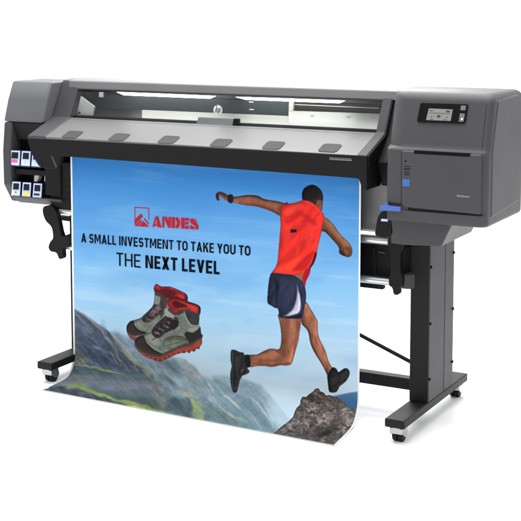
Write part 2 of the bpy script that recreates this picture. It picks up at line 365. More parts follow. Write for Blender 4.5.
MB().prism([(-1.772, -.098, 1.222), (-.208, -.098, 1.222), (-.208, -.042, 1.336), (-1.772, -.042, 1.336)],
           [(-1.772, -.095, 1.221), (-.208, -.095, 1.221), (-.208, -.039, 1.335), (-1.772, -.039, 1.335)]).build('window_pane', 'pane', P)

# body behind the lip, front panel behind the sheet, guide
MB().yz([(-.08, 1.16), (-.11, 1.10), (-.13, .99), (-.13, .80), (.12, .80), (.12, 1.10), (-.06, 1.10)], -1.85, -.062).build('main_body', 'lip', P, .004)
MB().yz([(-.176, 1.01), (-.176, .790), (-.14, .785), (-.13, 1.01)], -1.845, -1.69).build('front_panel', 'lip', P, .006)
pv = MB()
for z in (.92, .89, .86, .83): pv.box(-1.835, -1.70, -.178, -.174, z, z+.006)
pv.build('panel_ribs', 'black', P)
gp = []
for i in range(13):
    t = math.radians(180+90*i/12); gp.append((-.195+.0+.062*math.cos(t)*-1*-1+.062-.0, .885+.075*math.sin(t)))
gp = [(-.132, 1.02), (-.132, .93), (-.136, .895), (-.142, .868), (-.152, .845), (-.168, .828), (-.188, .820), (-.188, .812), (-.14, .806), (-.128, .83), (-.128, 1.02)]
MB().yz(gp, -1.62, -.082).build('output_guide', 'guide', P)
# black rounded end cap, blue lever and small tag by the right housing
ec = smooth_closed([(380.5, 212.5), (386, 211), (391, 213), (392.4, 222), (392, 236), (376, 236), (375.6, 228), (377.2, 219)], 4)
MB().px(ec, -.262, .10).build('shaft_holder', 'black', P, .004)
MB().px([(381.2, 218.8), (387.8, 219.2), (387.6, 221.6), (381, 221.2)], -.264, .004).build('holder_tag', 'cart', P)
MB().px([(379.6, 206), (383.4, 205.4), (386, 202.4), (388, 206.0), (400.2, 207.4), (400, 211.6), (379.4, 210.6)], -.318, .05).build('blue_lever', 'blue', P, .002)

# two shafts in front of the stand, running behind the hanging sheet
SY = -.15
za = at(370, 239.6, Y=SY)[2]; xa0 = at(54, 211, Y=SY)[0]; xa1 = at(389, 240, Y=SY)[0]
zb = at(370, 279.6, Y=SY)[2]; xb0 = at(60, 246, Y=SY)[0]; xb1 = at(392, 281, Y=SY)[0]
MB().cyl((xa0, SY, za), (xa1, SY, za), .0165, 32).build('roller_shaft', 'silver', P)
MB().cyl((xb0, SY, zb), (xb1, SY, zb), .0155, 32).build('roller_shaft', 'silver', P)
lh = smooth_closed([(45, 206), (52, 206), (57, 214.5), (61.8, 235.6), (68, 234.6), (69, 246), (62.8, 249), (62.8, 257.4), (59, 259), (56, 253), (50.4, 251.4), (48.2, 247), (50, 241.8), (52.6, 238), (52, 230), (50, 225.6), (45.6, 221), (42.8, 214), (42.6, 208.4)], 4)
MB().px(lh, -.19, .03).build('shaft_arm', 'black', P, .004)
rhn = smooth_closed([(391, 233), (396, 231.4), (402, 233), (404, 240), (402.6, 249), (400.2, 254), (400.4, 270), (402, 276), (401.6, 286), (399.4, 289), (398.6, 294.4), (393.8, 294.6), (392, 288.4), (388.8, 285), (388.6, 278), (390.2, 272), (390, 254), (388.6, 246), (388.8, 237)], 4)
MB().px(rhn, -.19, .03).build('shaft_arm', 'black', P, .004)
bx = at(401.5, 275, Y=-.16)
MB().prism([at(401, 275.4, Y=-.16), at(401, 289, Y=-.16), at(411, 289.5, Y=-.11), at(411, 270.5, Y=-.11)],
           [at(401, 275.4, Y=-.16)+np.array([.05, .05, 0]), at(401, 289, Y=-.16)+np.array([.05, .05, 0]), at(411, 289.5, Y=-.11)+np.array([.05, .04, 0]), at(411, 270.5, Y=-.11)+np.array([.05, .04, 0])]).build('arm_bracket', 'arm', P, .004)
ma = at(360, 246, Y=-.10); mb_ = at(412, 275, Y=-.10)
MB().box(-.62, mb_[0]+.03, -.100, .06, at(385, 279, Y=-.10)[2], at(385, 243, Y=-.10)[2]).build('drive_housing', 'black', P, .006)
MB().px([(372, 247), (375, 247), (376.6, 276), (373.6, 276)], -.106, .02).build('housing_rib', 'lip', P, .003)
MB().px([(378, 250.6), (385, 252), (384.4, 254), (379, 253)], -.106, .02).build('housing_clip', 'arm', P, .002)
q0 = at(362, 283.4, Y=-.12); q1 = at(383, 290, Y=-.12)
MB().box(-.55, q1[0], -.12, -.09, q1[2], q1[2]+.028).build('lower_rail', 'black', P, .006)
MB().px([(56.6, 216), (70, 217.6), (70, 221.6), (58.6, 220)], -.06, .04).build('rear_rail_end', 'lip', P, .002)

# stand
for xc in (0., -1.737):
    f = MB().box(xc-.0425, xc+.0425, -.380, .380, .066, .101).build('foot', 'steel', P, .006, 4)
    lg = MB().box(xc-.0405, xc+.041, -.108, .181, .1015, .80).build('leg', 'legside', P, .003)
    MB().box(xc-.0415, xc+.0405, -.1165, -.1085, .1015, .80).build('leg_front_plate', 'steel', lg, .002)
    MB().box(xc+.0408, xc+.0418, .069, .0715, .104, .80).build('leg_seam', 'matte', lg)
    if xc == 0:
        for (u, v) in ((430.2, 267.6), (429.8, 324), (429.2, 379.5), (453.0, 252.8), (452.2, 309), (451.4, 362)):
            yy = -.102 if u < 440 else .172
            zz = at(u, v, X=.041)[2]
            MB().cyl((xc+.041, yy, zz), (xc+.0455, yy, zz), .0065, 12).build('screw', 'matte', lg, .001)
    for yc in (-.338, .330):
        br = MB().cyl((xc, yc, .0655), (xc, yc, .060), .030, 24).box(xc-.027, xc+.027, yc-.022, yc+.030, .050, .0602).box(xc-.027, xc+.027, yc-.0245, yc-.0215, .037, .0602)
        for sx in (-.0255, .0255):
            pl = [(yc-.022, .0502), (yc+.030, .0502), (yc+.036, .034), (yc+.026, .017), (yc+.006, .020), (yc-.014, .034)]
            br.yz(pl, xc+sx-.0015, xc+sx+.0015)
        caster = br.build('caster', 'chrome', P, .0012)
        for sx in (-.0118, .0118):
            MB().cyl((xc+sx-.0105, yc+.010, .0235), (xc+sx+.0105, yc+.010, .0235), .0235, 28).build('wheel', 'rubber', caster, .005)
MB().box(-1.70, -.0425, .02, .07, .099, .150).build('crossbar', 'steel', P, .005)
p0 = at(410, 361.5, Y=.0); p1 = at(364, 337, Y=.0); dv = (p1-p0)/(p1-p0)[0]
MB().cyl(p0+dv*.04, p0+dv*(-1.60), .0085, 12).build('diagonal_brace', 'steel', P)

# ------------------------------------------------------------------ the printed sheet
SC = 3; X0, Y0, X1, Y1 = 34, 150, 368, 454
W = (X1-X0)*SC; H = (Y1-Y0)*SC
gx, gy = np.meshgrid(X0+(np.arange(W)+.5)/SC, Y0+(np.arange(H)+.5)/SC)
def mask(pts):
    p = np.asarray(pts, float); m = np.zeros((H, W), bool)
    i0 = max(0, int((p[:, 0].min()-X0)*SC)-1); i1 = min(W, int((p[:, 0].max()-X0)*SC)+2)
    j0 = max(0, int((p[:, 1].min()-Y0)*SC)-1); j1 = min(H, int((p[:, 1].max()-Y0)*SC)+2)
    if i1 <= i0 or j1 <= j0: return m.astype(np.float32)
    x = gx[j0:j1, i0:i1]; y = gy[j0:j1, i0:i1]; r = np.zeros(x.shape, bool)
    for (xa, ya), (xb, yb) in zip(p, np.roll(p, -1, 0)):
        if ya == yb: continue
        r ^= ((ya > y) != (yb > y)) & (x < (xb-xa)*(y-ya)/(yb-ya)+xa)
    m[j0:j1, i0:i1] = r
    return m.astype(np.float32)
def blur(a, r):
    r = max(1, int(round(r*SC)))
    for _ in range(2):
        for ax in (0, 1):
            pad = [(0, 0), (0, 0)]; pad[ax] = (r+1, r)
            c_ = np.cumsum(np.pad(a, pad, mode='edge'), axis=ax, dtype=np.float64)
            a = (np.take(c_, range(2*r+1, c_.shape[ax]), ax)-np.take(c_, range(0, c_.shape[ax]-2*r-1), ax))/(2*r+1)
    return a.astype(np.float32)
def noise(sx, sy, oct_=5, seed=0, warp=None):
    out = np.zeros((H, W), np.float32); amp = 1; tot = 0
    u0 = gx if warp is None else gx+warp[0]; v0 = gy if warp is None else gy+warp[1]
    for o in range(oct_):
        rg = np.random.default_rng(seed*31+o); T = rg.random((256, 256)).astype(np.float32)
        u = u0/sx*2**o; v = v0/sy*2**o; i = np.floor(u).astype(int); j = np.floor(v).astype(int); fu = u-i; fv = v-j
        fu = fu*fu*(3-2*fu); fv = fv*fv*(3-2*fv)
        a = T[j % 256, i % 256]; b = T[j % 256, (i+1) % 256]; c_ = T[(j+1) % 256, i % 256]; d = T[(j+1) % 256, (i+1) % 256]
        out += amp*((a*(1-fu)+b*fu)*(1-fv)+(c_*(1-fu)+d*fu)*fv); tot += amp; amp *= .55
    return out/tot
def lerp(y, ks):
    ys = [k[0] for k in ks]
    return np.stack([np.interp(y, ys, [k[1][c]/255 for k in ks]) for c in range(3)], -1)
def sm(x, a, b):
    t = np.clip((x-a)/(b-a), 0, 1); return t*t*(3-2*t)
def over(A, m, col):
    col = np.asarray(col, np.float32)
    if col.ndim == 1: col = col/255
    return A*(1-m[..., None])+col*m[..., None]
# --- sky
skyy = gy-(gx-215)*.06
A = lerp(skyy, [(160, (54, 130, 210)), (190, (72, 148, 220)), (230, (106, 172, 232)), (270, (136, 194, 240)), (310, (162, 210, 244)), (345, (188, 222, 244)), (385, (210, 232, 246)), (420, (200, 222, 240))])
wis = sm(noise(60, 9, 5, 1, (gy*.5, -gx*.10)), .46, .76)*.30*(.35+.65*sm(gy, 200, 330))
A = over(A, wis, (220, 236, 248))
A = over(A, .22*sm(noise(90, 40, 4, 9), .5, .8), (66, 135, 208))
# --- far blue hill on the right, behind the rock
A = over(A, blur(mask([(322, 397), (336, 395.5), (350, 392.6), (368, 390), (368, 454), (322, 454)]), .8), lerp(gy, [(390, (92, 142, 186)), (400, (70, 115, 160)), (412, (60, 98, 138))]))
# --- landscape, painted in layers from far to near
dn = .55*noise(7, 20, 5, 3, (-(gy-370)*.9, 0))+.45*noise(5, 5, 5, 53)         # grain running down the slopes
fn = noise(2.6, 2.2, 4, 60)
grain = noise(6, 13, 5, 97, (-(gy-370)*.95, 0)); fn = .5*fn+.25
wob = (noise(7, 7, 4, 91)-.5)*5; wob2 = (noise(7, 7, 4, 92)-.5)*5
def warp(m, k=1.):                                                             # ragged edges
    jj = np.clip((np.arange(H)[:, None]+wob*k*SC*.5).astype(int), 0, H-1); ii = np.clip((np.arange(W)[None]+wob2*k*SC*.5).astype(int), 0, W-1)
    return m[jj, ii]
def face(pts, col, s_=1., op=1., t=.5, k=1.):
    global A
    m = blur(warp(mask(smooth_closed(pts, 4)), k*1.8), s_*1.9)*op*.80
    m = np.clip(m*(.55+.9*grain), 0, 1); col = np.asarray(col, float); g_ = col.mean(); col = g_+(col-g_)*.72
    A = over(A, m, np.clip(col/255*(1-t/2+t*(.75*dn+.25*fn)[..., None]*1.05), 0, 1))
def ridge(pts, w_, col, op=.7, s_=.5, br=.5):
    global A
    p = np.array(pts, float); n0 = len(p); tt = np.linspace(0, n0-1, n0*6); p = np.stack([np.interp(tt, range(n0), p[:, c_]) for c_ in (0, 1)], -1)
    d = np.gradient(p, axis=0); d /= np.linalg.norm(d, axis=1)[:, None]; nn_ = np.stack([-d[:, 1], d[:, 0]], -1)*(w_*np.sin(np.linspace(.25, 2.9, len(p))))[:, None]
    m = blur(warp(mask(np.concatenate([p+nn_, (p-nn_)[::-1]])), 1.2), s_*1.3)*op*(1-br+br*2*np.clip(fn*1.1-.05, 0, 1))
    col = np.asarray(col, float); g_ = col.mean(); col = g_+(col-g_)*.62
    A = over(A, np.clip(m*(.5+.95*grain), 0, 1), col*.96)
mid = [(100, 326), (108, 330), (117, 332), (124, 335), (136, 341), (152, 349), (164, 353), (176, 357), (187, 361), (196.5, 369), (200.5, 374.4), (210, 375.6), (227, 375), (244, 379), (260, 385), (268, 393), (276.5, 404), (287, 416), (296, 430), (296, 454), (100, 454)]
mm_ = blur(warp(mask(smooth_closed(mid, 4)), .5), 1.); mm_ = mm_*(.45+.55*blur(mm_, 4))
cm = lerp(gy-(gx-200)*.30, [(345, (150, 178, 202)), (370, (146, 170, 186)), (390, (124, 150, 162)), (410, (104, 132, 138))])*(.80+.40*dn[..., None])
A = over(A, mm_, cm)
face([(112, 332), (124, 335), (140, 344), (158, 356), (166, 366), (174, 378), (160, 374), (144, 362), (128, 350)], (108, 134, 162), 1.5, .8)
face([(176, 358), (186, 361.4), (196, 369), (200, 376), (194, 381), (186, 374), (180, 366)], (152, 152, 152), .8, .85)
face([(163, 361), (173.6, 360), (179, 368), (182, 376), (176, 376), (169, 368)], (84, 110, 128), .8, .9)
ridge([(157, 361), (163, 368), (170, 376), (178, 384), (186, 390)], 1.6, (168, 178, 182), .8)
ridge([(150, 358), (157, 367), (166, 376)], 1.2, (150, 166, 178), .7)
ridge([(184, 371), (190, 377), (198, 379), (201, 376)], 1.3, (176, 172, 166), .7)
face([(156, 374.6), (166, 376), (172, 380), (177, 386), (170, 385), (162, 380)], (72, 86, 92), .8, .75)
face([(176, 384), (190, 380), (202, 380), (214, 392), (224, 404), (206, 404), (190, 396)], (136, 152, 158), 2, .7)
face([(200, 403), (213.6, 406), (224.3, 412), (234, 420), (246, 427), (214, 424), (205, 412)], (94, 122, 124), 1, .9)
face([(201, 375), (206, 377), (212, 388), (216, 396), (210, 392), (204, 384)], (112, 138, 150), .9, .7)
face([(212, 378), (224, 380), (232, 390), (226, 390), (217, 385)], (128, 154, 168), 1.2, .7)
for pts, w_, c_, o_ in (([(206, 379), (210, 385), (215, 394)], .8, (198, 206, 210), .8), ([(221, 391), (230, 399), (241, 410)], 1.1, (212, 212, 206), .85), ([(219, 406), (226, 411), (234, 417), (247, 422)], 1.3, (176, 174, 152), .85),
                        ([(250, 396), (258, 404), (265, 413), (274, 428)], .9, (210, 214, 216), .8), ([(263, 402), (269, 412), (274, 424)], .7, (204, 212, 214), .7), ([(248, 410), (255, 419), (263, 430)], .9, (172, 186, 188), .7),
                        ([(198, 379), (206, 388), (214, 400)], 1.2, (160, 172, 178), .6), ([(230, 384), (242, 394), (250, 404)], 1., (176, 194, 204), .55), ([(236, 406), (246, 414), (254, 424)], 1.2, (134, 158, 162), .6), ([(240, 384), (254, 392), (264, 402)], 1.4, (150, 174, 186), .5)):
    ridge(pts, w_, c_, o_)
A = over(A, blur(mask([(262, 392), (276, 402), (290, 416), (296, 432), (282, 434), (270, 416)]), 4)*.75, (206, 226, 240))
A = over(A, np.clip(.55*np.exp(-((gy-(375+(gx-205)*.06))/4.5)**2)*sm(gx, 192, 206)*sm(gx, 262, 236)*(.4+1.1*noise(14, 7, 4, 93)), 0, 1), (200, 220, 234))
# nearer dark mountain on the left
lm = [(56, 298), (74.7, 309.4), (83.4, 314.8), (92.8, 321.5), (102, 327.5), (108, 331), (113, 337), (120, 346), (128, 355), (136, 362), (146, 369), (152, 374), (158, 390), (158, 420), (56, 420)]
lmk = blur(warp(mask(smooth_closed(lm, 4)), .4), .6)
A = over(A, lmk, lerp(gy, [(306, (118, 128, 146)), (318, (92, 104, 124)), (345, (76, 88, 108)), (370, (78, 90, 106))])*(.76+.48*(.6*dn+.4*fn)[..., None]))
face([(73, 314), (87, 319.6), (97, 328), (104, 335), (109, 343), (94, 342), (73, 342)], (64, 80, 110), 1, .85, .6)
face([(73, 343.6), (94, 343), (110, 345), (117, 356), (123, 368), (104, 367), (88, 361), (80, 352)], (66, 84, 112), 1, .85, .7)
ridge([(75, 309.6), (84, 315.4), (94, 323), (102, 329), (107, 336), (112, 345), (118, 355), (122, 366)], 1.8, (142, 142, 144), .75, .6)
ridge([(93, 345), (96, 347.4), (99.6, 350.4)], 1.1, (160, 164, 166), .9, .4)
ridge([(109, 351), (114, 357), (118.4, 364.5)], 1.1, (132, 134, 134), .8)
ridge([(84, 330), (92, 336), (100, 343)], .9, (88, 102, 130), .7); ridge([(78, 322), (88, 330), (96, 338)], 1., (84, 98, 126), .7)
face([(73, 345), (79, 347.6), (84, 354), (88, 362), (80, 366), (73, 366)], (112, 112, 98), .8, .9, .7)
face([(111, 336), (117, 339), (126.4, 349.4), (134.5, 358), (141, 364), (133, 361), (122, 351), (114, 342)], (152, 152, 128), .7, .85, .6)
ridge([(119, 346), (127, 355), (134, 361), (142, 366), (150, 371)], 1.5, (158, 166, 112), .85, .5)
ridge([(112, 334), (118, 338), (124, 345)], .9, (176, 174, 164), .7)
# haze filled valley below the ledge
val = mask(smooth_closed([(56, 366), (78, 366), (94, 368), (110, 371.4), (124, 373.6), (140, 371), (150, 374), (156, 384), (160, 398), (166, 412), (120, 404), (56, 390)], 4))
A = over(A, blur(warp(val, .3), .7), lerp(gy-(gx-80)*.10, [(366, (70, 90, 98)), (372, (82, 98, 106)), (379, (112, 120, 132)), (386, (104, 114, 124)), (393, (74, 90, 92)), (402, (64, 82, 76))])*(.86+.28*noise(12, 4, 4, 94)[..., None]))
face([(145, 370), (153, 376), (158, 386), (164, 398), (170, 409), (160, 407), (154, 394), (148, 380)], (128, 128, 120), .8, .85, .8)
face([(156, 378), (166, 386), (174, 396), (170, 402), (162, 394)], (104, 114, 116), 1, .7, .8)
face([(142, 369), (150, 370), (154, 373.6), (147, 375)], (158, 158, 112), .6, .75, .6)
face([(167, 401), (178, 397.6), (190, 399), (194, 408), (193, 420), (174, 416), (164, 410)], (62, 78, 88), .8, .92, .5)
ridge([(176, 390.6), (184, 392.6), (193, 396.6)], 2., (176, 170, 138), .85)
face([(190, 396), (198, 402), (201, 409), (204, 419), (194, 420), (193, 409)], (146, 158, 84), .7, .92, .8)
face([(204, 411), (209, 414), (211, 420), (204, 419)], (76, 96, 92), .6, .8)
ridge([(76, 364.4), (86, 365.8), (94, 367.2), (104, 370), (112, 371.8), (124, 373.8)], .9, (132, 158, 82), .95, .35)
# grass rim and dark foreground
fg = mask(smooth_closed([(36, 392), (48, 388.6), (60, 386.4), (74, 387), (88, 391), (100, 395), (114, 400), (127, 404), (140, 409), (156, 414), (140, 430), (36, 410)], 4))
A = over(A, blur(fg, .6), lerp(gx, [(50, (46, 58, 64)), (100, (62, 72, 80)), (140, (66, 74, 70))])*(.75+.5*noise(6, 2.4, 4, 95)[..., None]))
face([(66, 387), (72, 381), (82, 380), (88, 386), (80, 387.4)], (122, 132, 84), 1, .65, .7)
ridge([(66, 387.4), (74, 385.4), (82, 386.6), (88.4, 390), (96, 392.8), (104, 395.4), (112, 398.2)], 2.2, (128, 158, 66), .95, .5, .6)
ridge([(78, 387.6), (86, 389.8), (94, 392.4)], 1.1, (124, 178, 58), .8, .4)
ridge([(98, 393), (108, 396.6), (116, 399.4), (127, 402)], 1.1, (140, 166, 64), .95, .4)
ridge([(112, 398.6), (122, 401.4), (132, 403.6), (142, 406.6), (154, 410.6), (168, 414), (184, 418)], 2.7, (134, 160, 62), .95, .6, .6)
ridge([(126, 404), (134, 406.4), (142, 408.6), (150, 411)], 1.2, (184, 186, 58), .85, .4)
ridge([(154, 411.6), (170, 415.4), (186, 419)], 1.4, (150, 160, 92), .8, .5)
n4 = fn
land = np.clip(np.maximum(lmk, mm_*.55)*(1-.65*blur(val, 1.5))*(1-.4*sm(gx, 190, 230))+.4*blur(fg, 1), 0, 1)
rel = 1-np.abs(2*noise(9, 20, 6, 98, (-(gy-370)*.95+2.5*noise(7, 7, 3, 99), 0))-1)
A = np.clip(A*(1+land*(.34*(rel-.62)+.36*(dn-.5)+.22*(grain-.5)))[..., None], 0, 1)
A = over(A, land*.12*sm(blur(rel, .4), .75, .96), (200, 202, 194))
A = over(A, land*.22*sm(1-rel, .45, .85), (40, 52, 66))
# --- rock at the right
rk = [(273, 434), (279, 428.6), (283.4, 425), (289, 421), (293, 417), (294.6, 412), (296.4, 408), (300, 404.4), (300.6, 400), (302.4, 396.6), (306, 397), (309, 394.2), (313, 391.6), (315.4, 388.6), (318.6, 388.4), (320, 391), (323.4, 392.6), (326, 395.4), (330, 395), (334, 397.6), (338, 397.2), (342, 401), (345.6, 403.6), (347.4, 407.4), (351, 409), (357, 408.4), (368, 410), (368, 454), (270, 454)]
rm = blur(mask(rk), .35)
wx = 6*noise(14, 14, 4, 20)-3; wy = 6*noise(14, 14, 4, 21)-3
q1 = noise(12, 9, 6, 22, (wx, wy)); q2 = noise(4, 3.2, 5, 23, (wx, wy)); q3 = noise(26, 20, 5, 24, (wx*2, wy*2))
ed = 1-np.abs(2*noise(11, 8, 5, 25, (wx*2, wy*2))-1)
cr = lerp(gy-(gx-320)*.12, [(388, (112, 100, 92)), (398, (138, 126, 118)), (412, (150, 138, 132)), (424, (128, 118, 112)), (442, (104, 96, 92))])*(.16+.62*q1+.80*q2)[..., None]
cr = over(cr, .30*sm(ed, .90, .99), (36, 31, 29))
ed2 = 1-np.abs(2*noise(4.5, 3.4, 5, 82, (wx*1.4, wy*1.4))-1)
cr = over(cr, .34*sm(blur(ed2, .35), .78, .95), (42, 37, 35)); cr = over(cr, .22*sm(1-ed2, .6, .9), (176, 164, 152))
cr = over(cr, .55*sm(q3, .54, .70), (50, 44, 41))
cr = over(cr, .30*sm(q2*q1, .30, .46), (186, 176, 168))
cr = over(cr, .6*rm*(1-blur(rm, 2.2))*2, (74, 64, 58))
cr = over(cr, .75*np.exp(-((gx-325)/9)**2-((gy-(434-(gx-325)*.45))/3.2)**2), (22, 20, 20))
A = over(A, rm, cr)

def layer(): return A*0, np.zeros((H, W), np.float32)
def shade(m, r, dx, dy, k):
    b = blur(m, r); s_ = int(round(r*SC)); sx = int(round(dx*s_)); sy = int(round(dy*s_))
    return 1+k*(np.roll(b, (-sy, -sx), (0, 1))-np.roll(b, (sy, sx), (0, 1)))
class Art:
    def __init__(s): s.c = np.zeros((H, W, 3), np.float32); s.a = np.zeros((H, W), np.float32)
    def add(s, pts, col, sm_=5, sh=None, tex=None, soft=.25, op=1., clip=None):
        p = smooth_closed(pts, sm_) if sm_ else pts
        m = mask(p); m0 = m
        m = blur(m, soft)*op
        if op < 1: m = m*np.clip(s.a, 0, 1)
        if clip is not None: m = m*clip
        c_ = np.broadcast_to(np.asarray(col, np.float32)/255, (H, W, 3)).copy()
        if sh: c_ *= (shade(m0, *sh)*(.66+.42*sm(blur(m0, 1.5), .42, .98)))[..., None]
        if tex is not None: c_ *= tex[..., None]
        s.c = over(s.c, m, np.clip(c_, 0, 1)); s.a = s.a*(1-m)+m if op == 1 else s.a*(1-m*(s.a < .02))+m*(s.a < .02)*0
        return m0
ft = .9+.2*noise(2.2, 2.2, 3, 30); fold = (.80+.26*noise(5, 26, 4, 31, ((gy-240)*.55, 0))+.16*noise(6, 9, 4, 63, ((gy-240)*.8, (gx-300)*.3))); mus = .70+.60*noise(4, 9, 4, 32)
run = Art()  # printed runner
# far (right) arm, head, left arm
run.add([(320, 217), (325, 217.4), (332, 223), (341.4, 235.6), (348.6, 242.4), (352, 248.6), (351.6, 254.8), (348.4, 257), (344.6, 256.2), (341, 254.2), (339, 252.4), (338.6, 247), (331, 238), (325, 232), (320, 230)], (116, 74, 54), 5, (2.2, 1, -1, -.35), mus)
run.add([(340, 251.5), (342.6, 250.4), (344.8, 253.4), (343, 255.4), (340.4, 254)], (58, 36, 32), 4)
run.add([(345, 246), (350.6, 248), (351, 253), (347, 255)], (96, 58, 46), 4, op=.7)
run.add([(303.6, 196), (310, 190), (321.5, 193), (322.8, 200), (322.4, 207), (320.6, 213), (316, 214), (309, 206), (303, 203)], (108, 64, 50), 5, (2, 1, 0, -.3), mus)
run.add([(316.5, 200), (319, 199.6), (319.6, 203.4), (317.4, 205)], (132, 80, 64), 4)
run.add([(302, 196), (302.6, 191), (305, 187.6), (309, 185.4), (313.4, 184.9), (318, 187.2), (321.8, 191.8), (322.9, 197), (322.4, 200.6), (319.6, 199.6), (316.6, 201.4), (315, 205.4), (309.6, 202.6), (303.4, 201)], (30, 24, 23), 5, (2.4, -1, -1, .7), .7+.6*noise(1.6, 1.6, 3, 33))
run.add([(288, 203), (284.4, 203.2), (277.6, 201.3), (264, 199), (258.4, 196), (252, 195), (246, 195.2), (234.6, 196.8), (228, 195.2), (224.6, 193.2), (220.8, 191.8), (217.4, 192.6), (215.8, 196), (217, 199.8), (219.2, 200.2), (219.4, 196.8), (222, 197), (225, 199.8), (229, 201.4), (233, 202.4), (245, 205.2), (257.6, 206.8), (271.4, 211.4), (281, 216.4), (288, 216)], (122, 70, 50), 4, (1.7, 0, 1, -.5), mus)
run.add([(236, 198), (248, 197), (257, 198.4), (266, 201.6), (277, 205), (276, 208), (262, 204), (246, 202), (236, 200.4)], (172, 112, 90), 4, op=.5, soft=.7)
run.add([(246, 203.4), (258, 204.8), (272, 209), (281, 214), (280, 216), (268, 210.4), (256, 206.6), (246, 205)], (66, 36, 32), 4, op=.6, soft=.5)
run.add([(215.8, 195), (217.4, 193), (219, 193.8), (218.4, 197), (219, 199.8), (217.4, 200.2)], (44, 28, 28), 3)
run.add([(219, 192.4), (224, 194.4), (227, 196.8), (226, 197.6), (221, 195)], (62, 38, 34), 3, op=.6)
run.add([(228, 195.4), (230.4, 194.2), (232.8, 195.2), (233.2, 200.6), (231.6, 203.2), (228.6, 202.4), (227.4, 199)], (30, 28, 34), 4)
# far (right) leg and both shoes
run.add([(300, 305), (306, 302), (310.6, 309), (314.2, 315), (317.6, 322), (317.6, 330.6), (319.6, 339), (325, 350), (328.6, 361.4), (332.6, 369), (332, 375), (328.6, 377.4), (325.6, 371.4), (321.6, 364), (314.2, 352), (310.4, 343), (308.2, 332), (304.6, 327), (301.6, 322.6)], (138, 86, 64), 5, (2, 1, 0, -.5), mus)
run.add([(311, 322), (315, 322), (316, 330), (312.6, 334), (309.4, 329)], (176, 118, 92), 4, op=.45, soft=.8)
run.add([(312, 338), (315, 340), (322, 355), (327, 368), (324.6, 367), (316, 351)], (176, 116, 88), 4, op=.5, soft=.7)
run.add([(327.4, 376.4), (329, 372.4), (331.6, 367.8), (334, 367.4), (336.6, 369.2), (338.4, 372), (341.6, 370.2), (345, 368.2), (348.2, 369.2), (349.7, 373), (348.6, 377), (346.2, 380.8), (342.4, 384.2), (339.6, 386.4), (338, 389.6), (335.8, 392.2), (331, 392.4), (329, 391), (328.2, 386), (327.6, 380)], (34, 33, 37), 4, (1.6, -1, -1, .6), .6+.8*noise(2, 2, 4, 34))
run.add([(331, 379), (336, 376), (339, 378), (336, 383), (332, 386)], (62, 60, 64), 3, op=.6)
run.add([(341, 374), (346, 370.4), (348, 373), (345, 378), (340.4, 381)], (66, 62, 62), 3, op=.5)
# near (left) leg
run.add([(278.6, 314), (290, 313), (302, 314), (301.2, 322), (299.8, 331), (298.2, 341.6), (296, 349), (293.8, 357), (291.2, 364), (286, 365.6), (280, 365.4), (272.2, 367), (264, 366), (256, 366.2), (249, 366.4), (248.6, 355.6), (256.8, 354.6), (264.5, 350.8), (271, 348.6), (279, 349), (281.2, 341), (281, 331), (279.4, 321)], (152, 94, 70), 5, (2.6, .9, .5, -.42), mus)
run.add([(282, 318), (288, 317), (290, 330), (288.6, 344), (284, 350), (283.6, 338)], (112, 66, 52), 4, op=.5, soft=1)
run.add([(291, 320), (296, 320), (295, 334), (291, 346), (288.8, 340)], (182, 124, 98), 4, op=.5, soft=1)
run.add([(254, 357.4), (264, 353.4), (274, 352), (282, 354), (276, 357), (264, 358.6)], (186, 122, 92), 4, op=.6, soft=.7)
run.add([(251, 363), (262, 363), (274, 363.6), (288, 362), (290, 364), (276, 366.6), (262, 366)], (92, 50, 38), 4, op=.6, soft=.6)
run.add([(281, 346), (286, 352), (284, 358), (278, 353), (276, 350)], (98, 56, 42), 4, op=.5, soft=.6)
run.add([(231, 351), (233, 349.6), (236, 350.4), (240, 352.2), (243.4, 352.8), (245, 355.8), (249, 355), (250.4, 360), (250.2, 366), (247.4, 368.2), (249.6, 371.6), (246, 374.4), (242.6, 375.6), (240, 380), (238.4, 386), (237, 391.6), (234.4, 392.6), (232.6, 391), (230.9, 384), (230.3, 374), (231.6, 366), (230.6, 359)], (40, 40, 42), 4, (1.8, -1, 0, .6), .6+.8*noise(2, 2, 4, 35))
run.add([(231.4, 352), (233.4, 352), (233.6, 366), (232.8, 378), (234.4, 390), (232.6, 390), (231.2, 380)], (84, 84, 82), 3, op=.6)
run.add([(236, 356), (240, 358), (239.4, 366), (237, 374), (235.4, 366)], (92, 88, 84), 3, op=.35)
run.add([(241, 370), (244, 368.6), (242, 372.6)], (150, 120, 84), 2, op=.6)
run.add([(244.4, 356), (249, 355), (250.4, 361), (249.8, 366.6), (246.4, 366)], (24, 24, 30), 4)
run.add([(326, 219), (333, 227), (341, 238), (348, 245), (345, 247), (337, 238), (329, 228)], (160, 106, 78), 4, op=.5, soft=.8)
run.add([(325, 229), (331, 236), (338, 246), (339, 250), (333, 242), (326, 234)], (64, 36, 28), 4, op=.65, soft=.7)
run.add([(344.5, 249), (349, 251), (348, 255.6), (344, 254)], (142, 92, 66), 4, op=.5, soft=.5)
run.add([(341.4, 252.6), (344.4, 253), (346.4, 256.4), (343.6, 255.8)], (50, 28, 24), 3, op=.7)
run.add([(268, 200.6), (278, 202.4), (284, 204.6), (283, 207), (272, 204)], (160, 100, 74), 4, op=.45, soft=.7)
run.add([(303, 326), (307, 328), (311, 344), (321, 362), (327, 375), (324, 370), (313, 351), (307.6, 333)], (76, 42, 32), 4, op=.6, soft=.6)
run.add([(297, 320), (301.6, 319), (299.4, 332), (296, 347), (292.4, 360), (294, 346)], (100, 58, 42), 4, op=.6, soft=.8)
run.add([(257, 360.4), (268, 359), (280, 360), (272, 362.4), (260, 363)], (120, 68, 48), 4, op=.5, soft=.8)
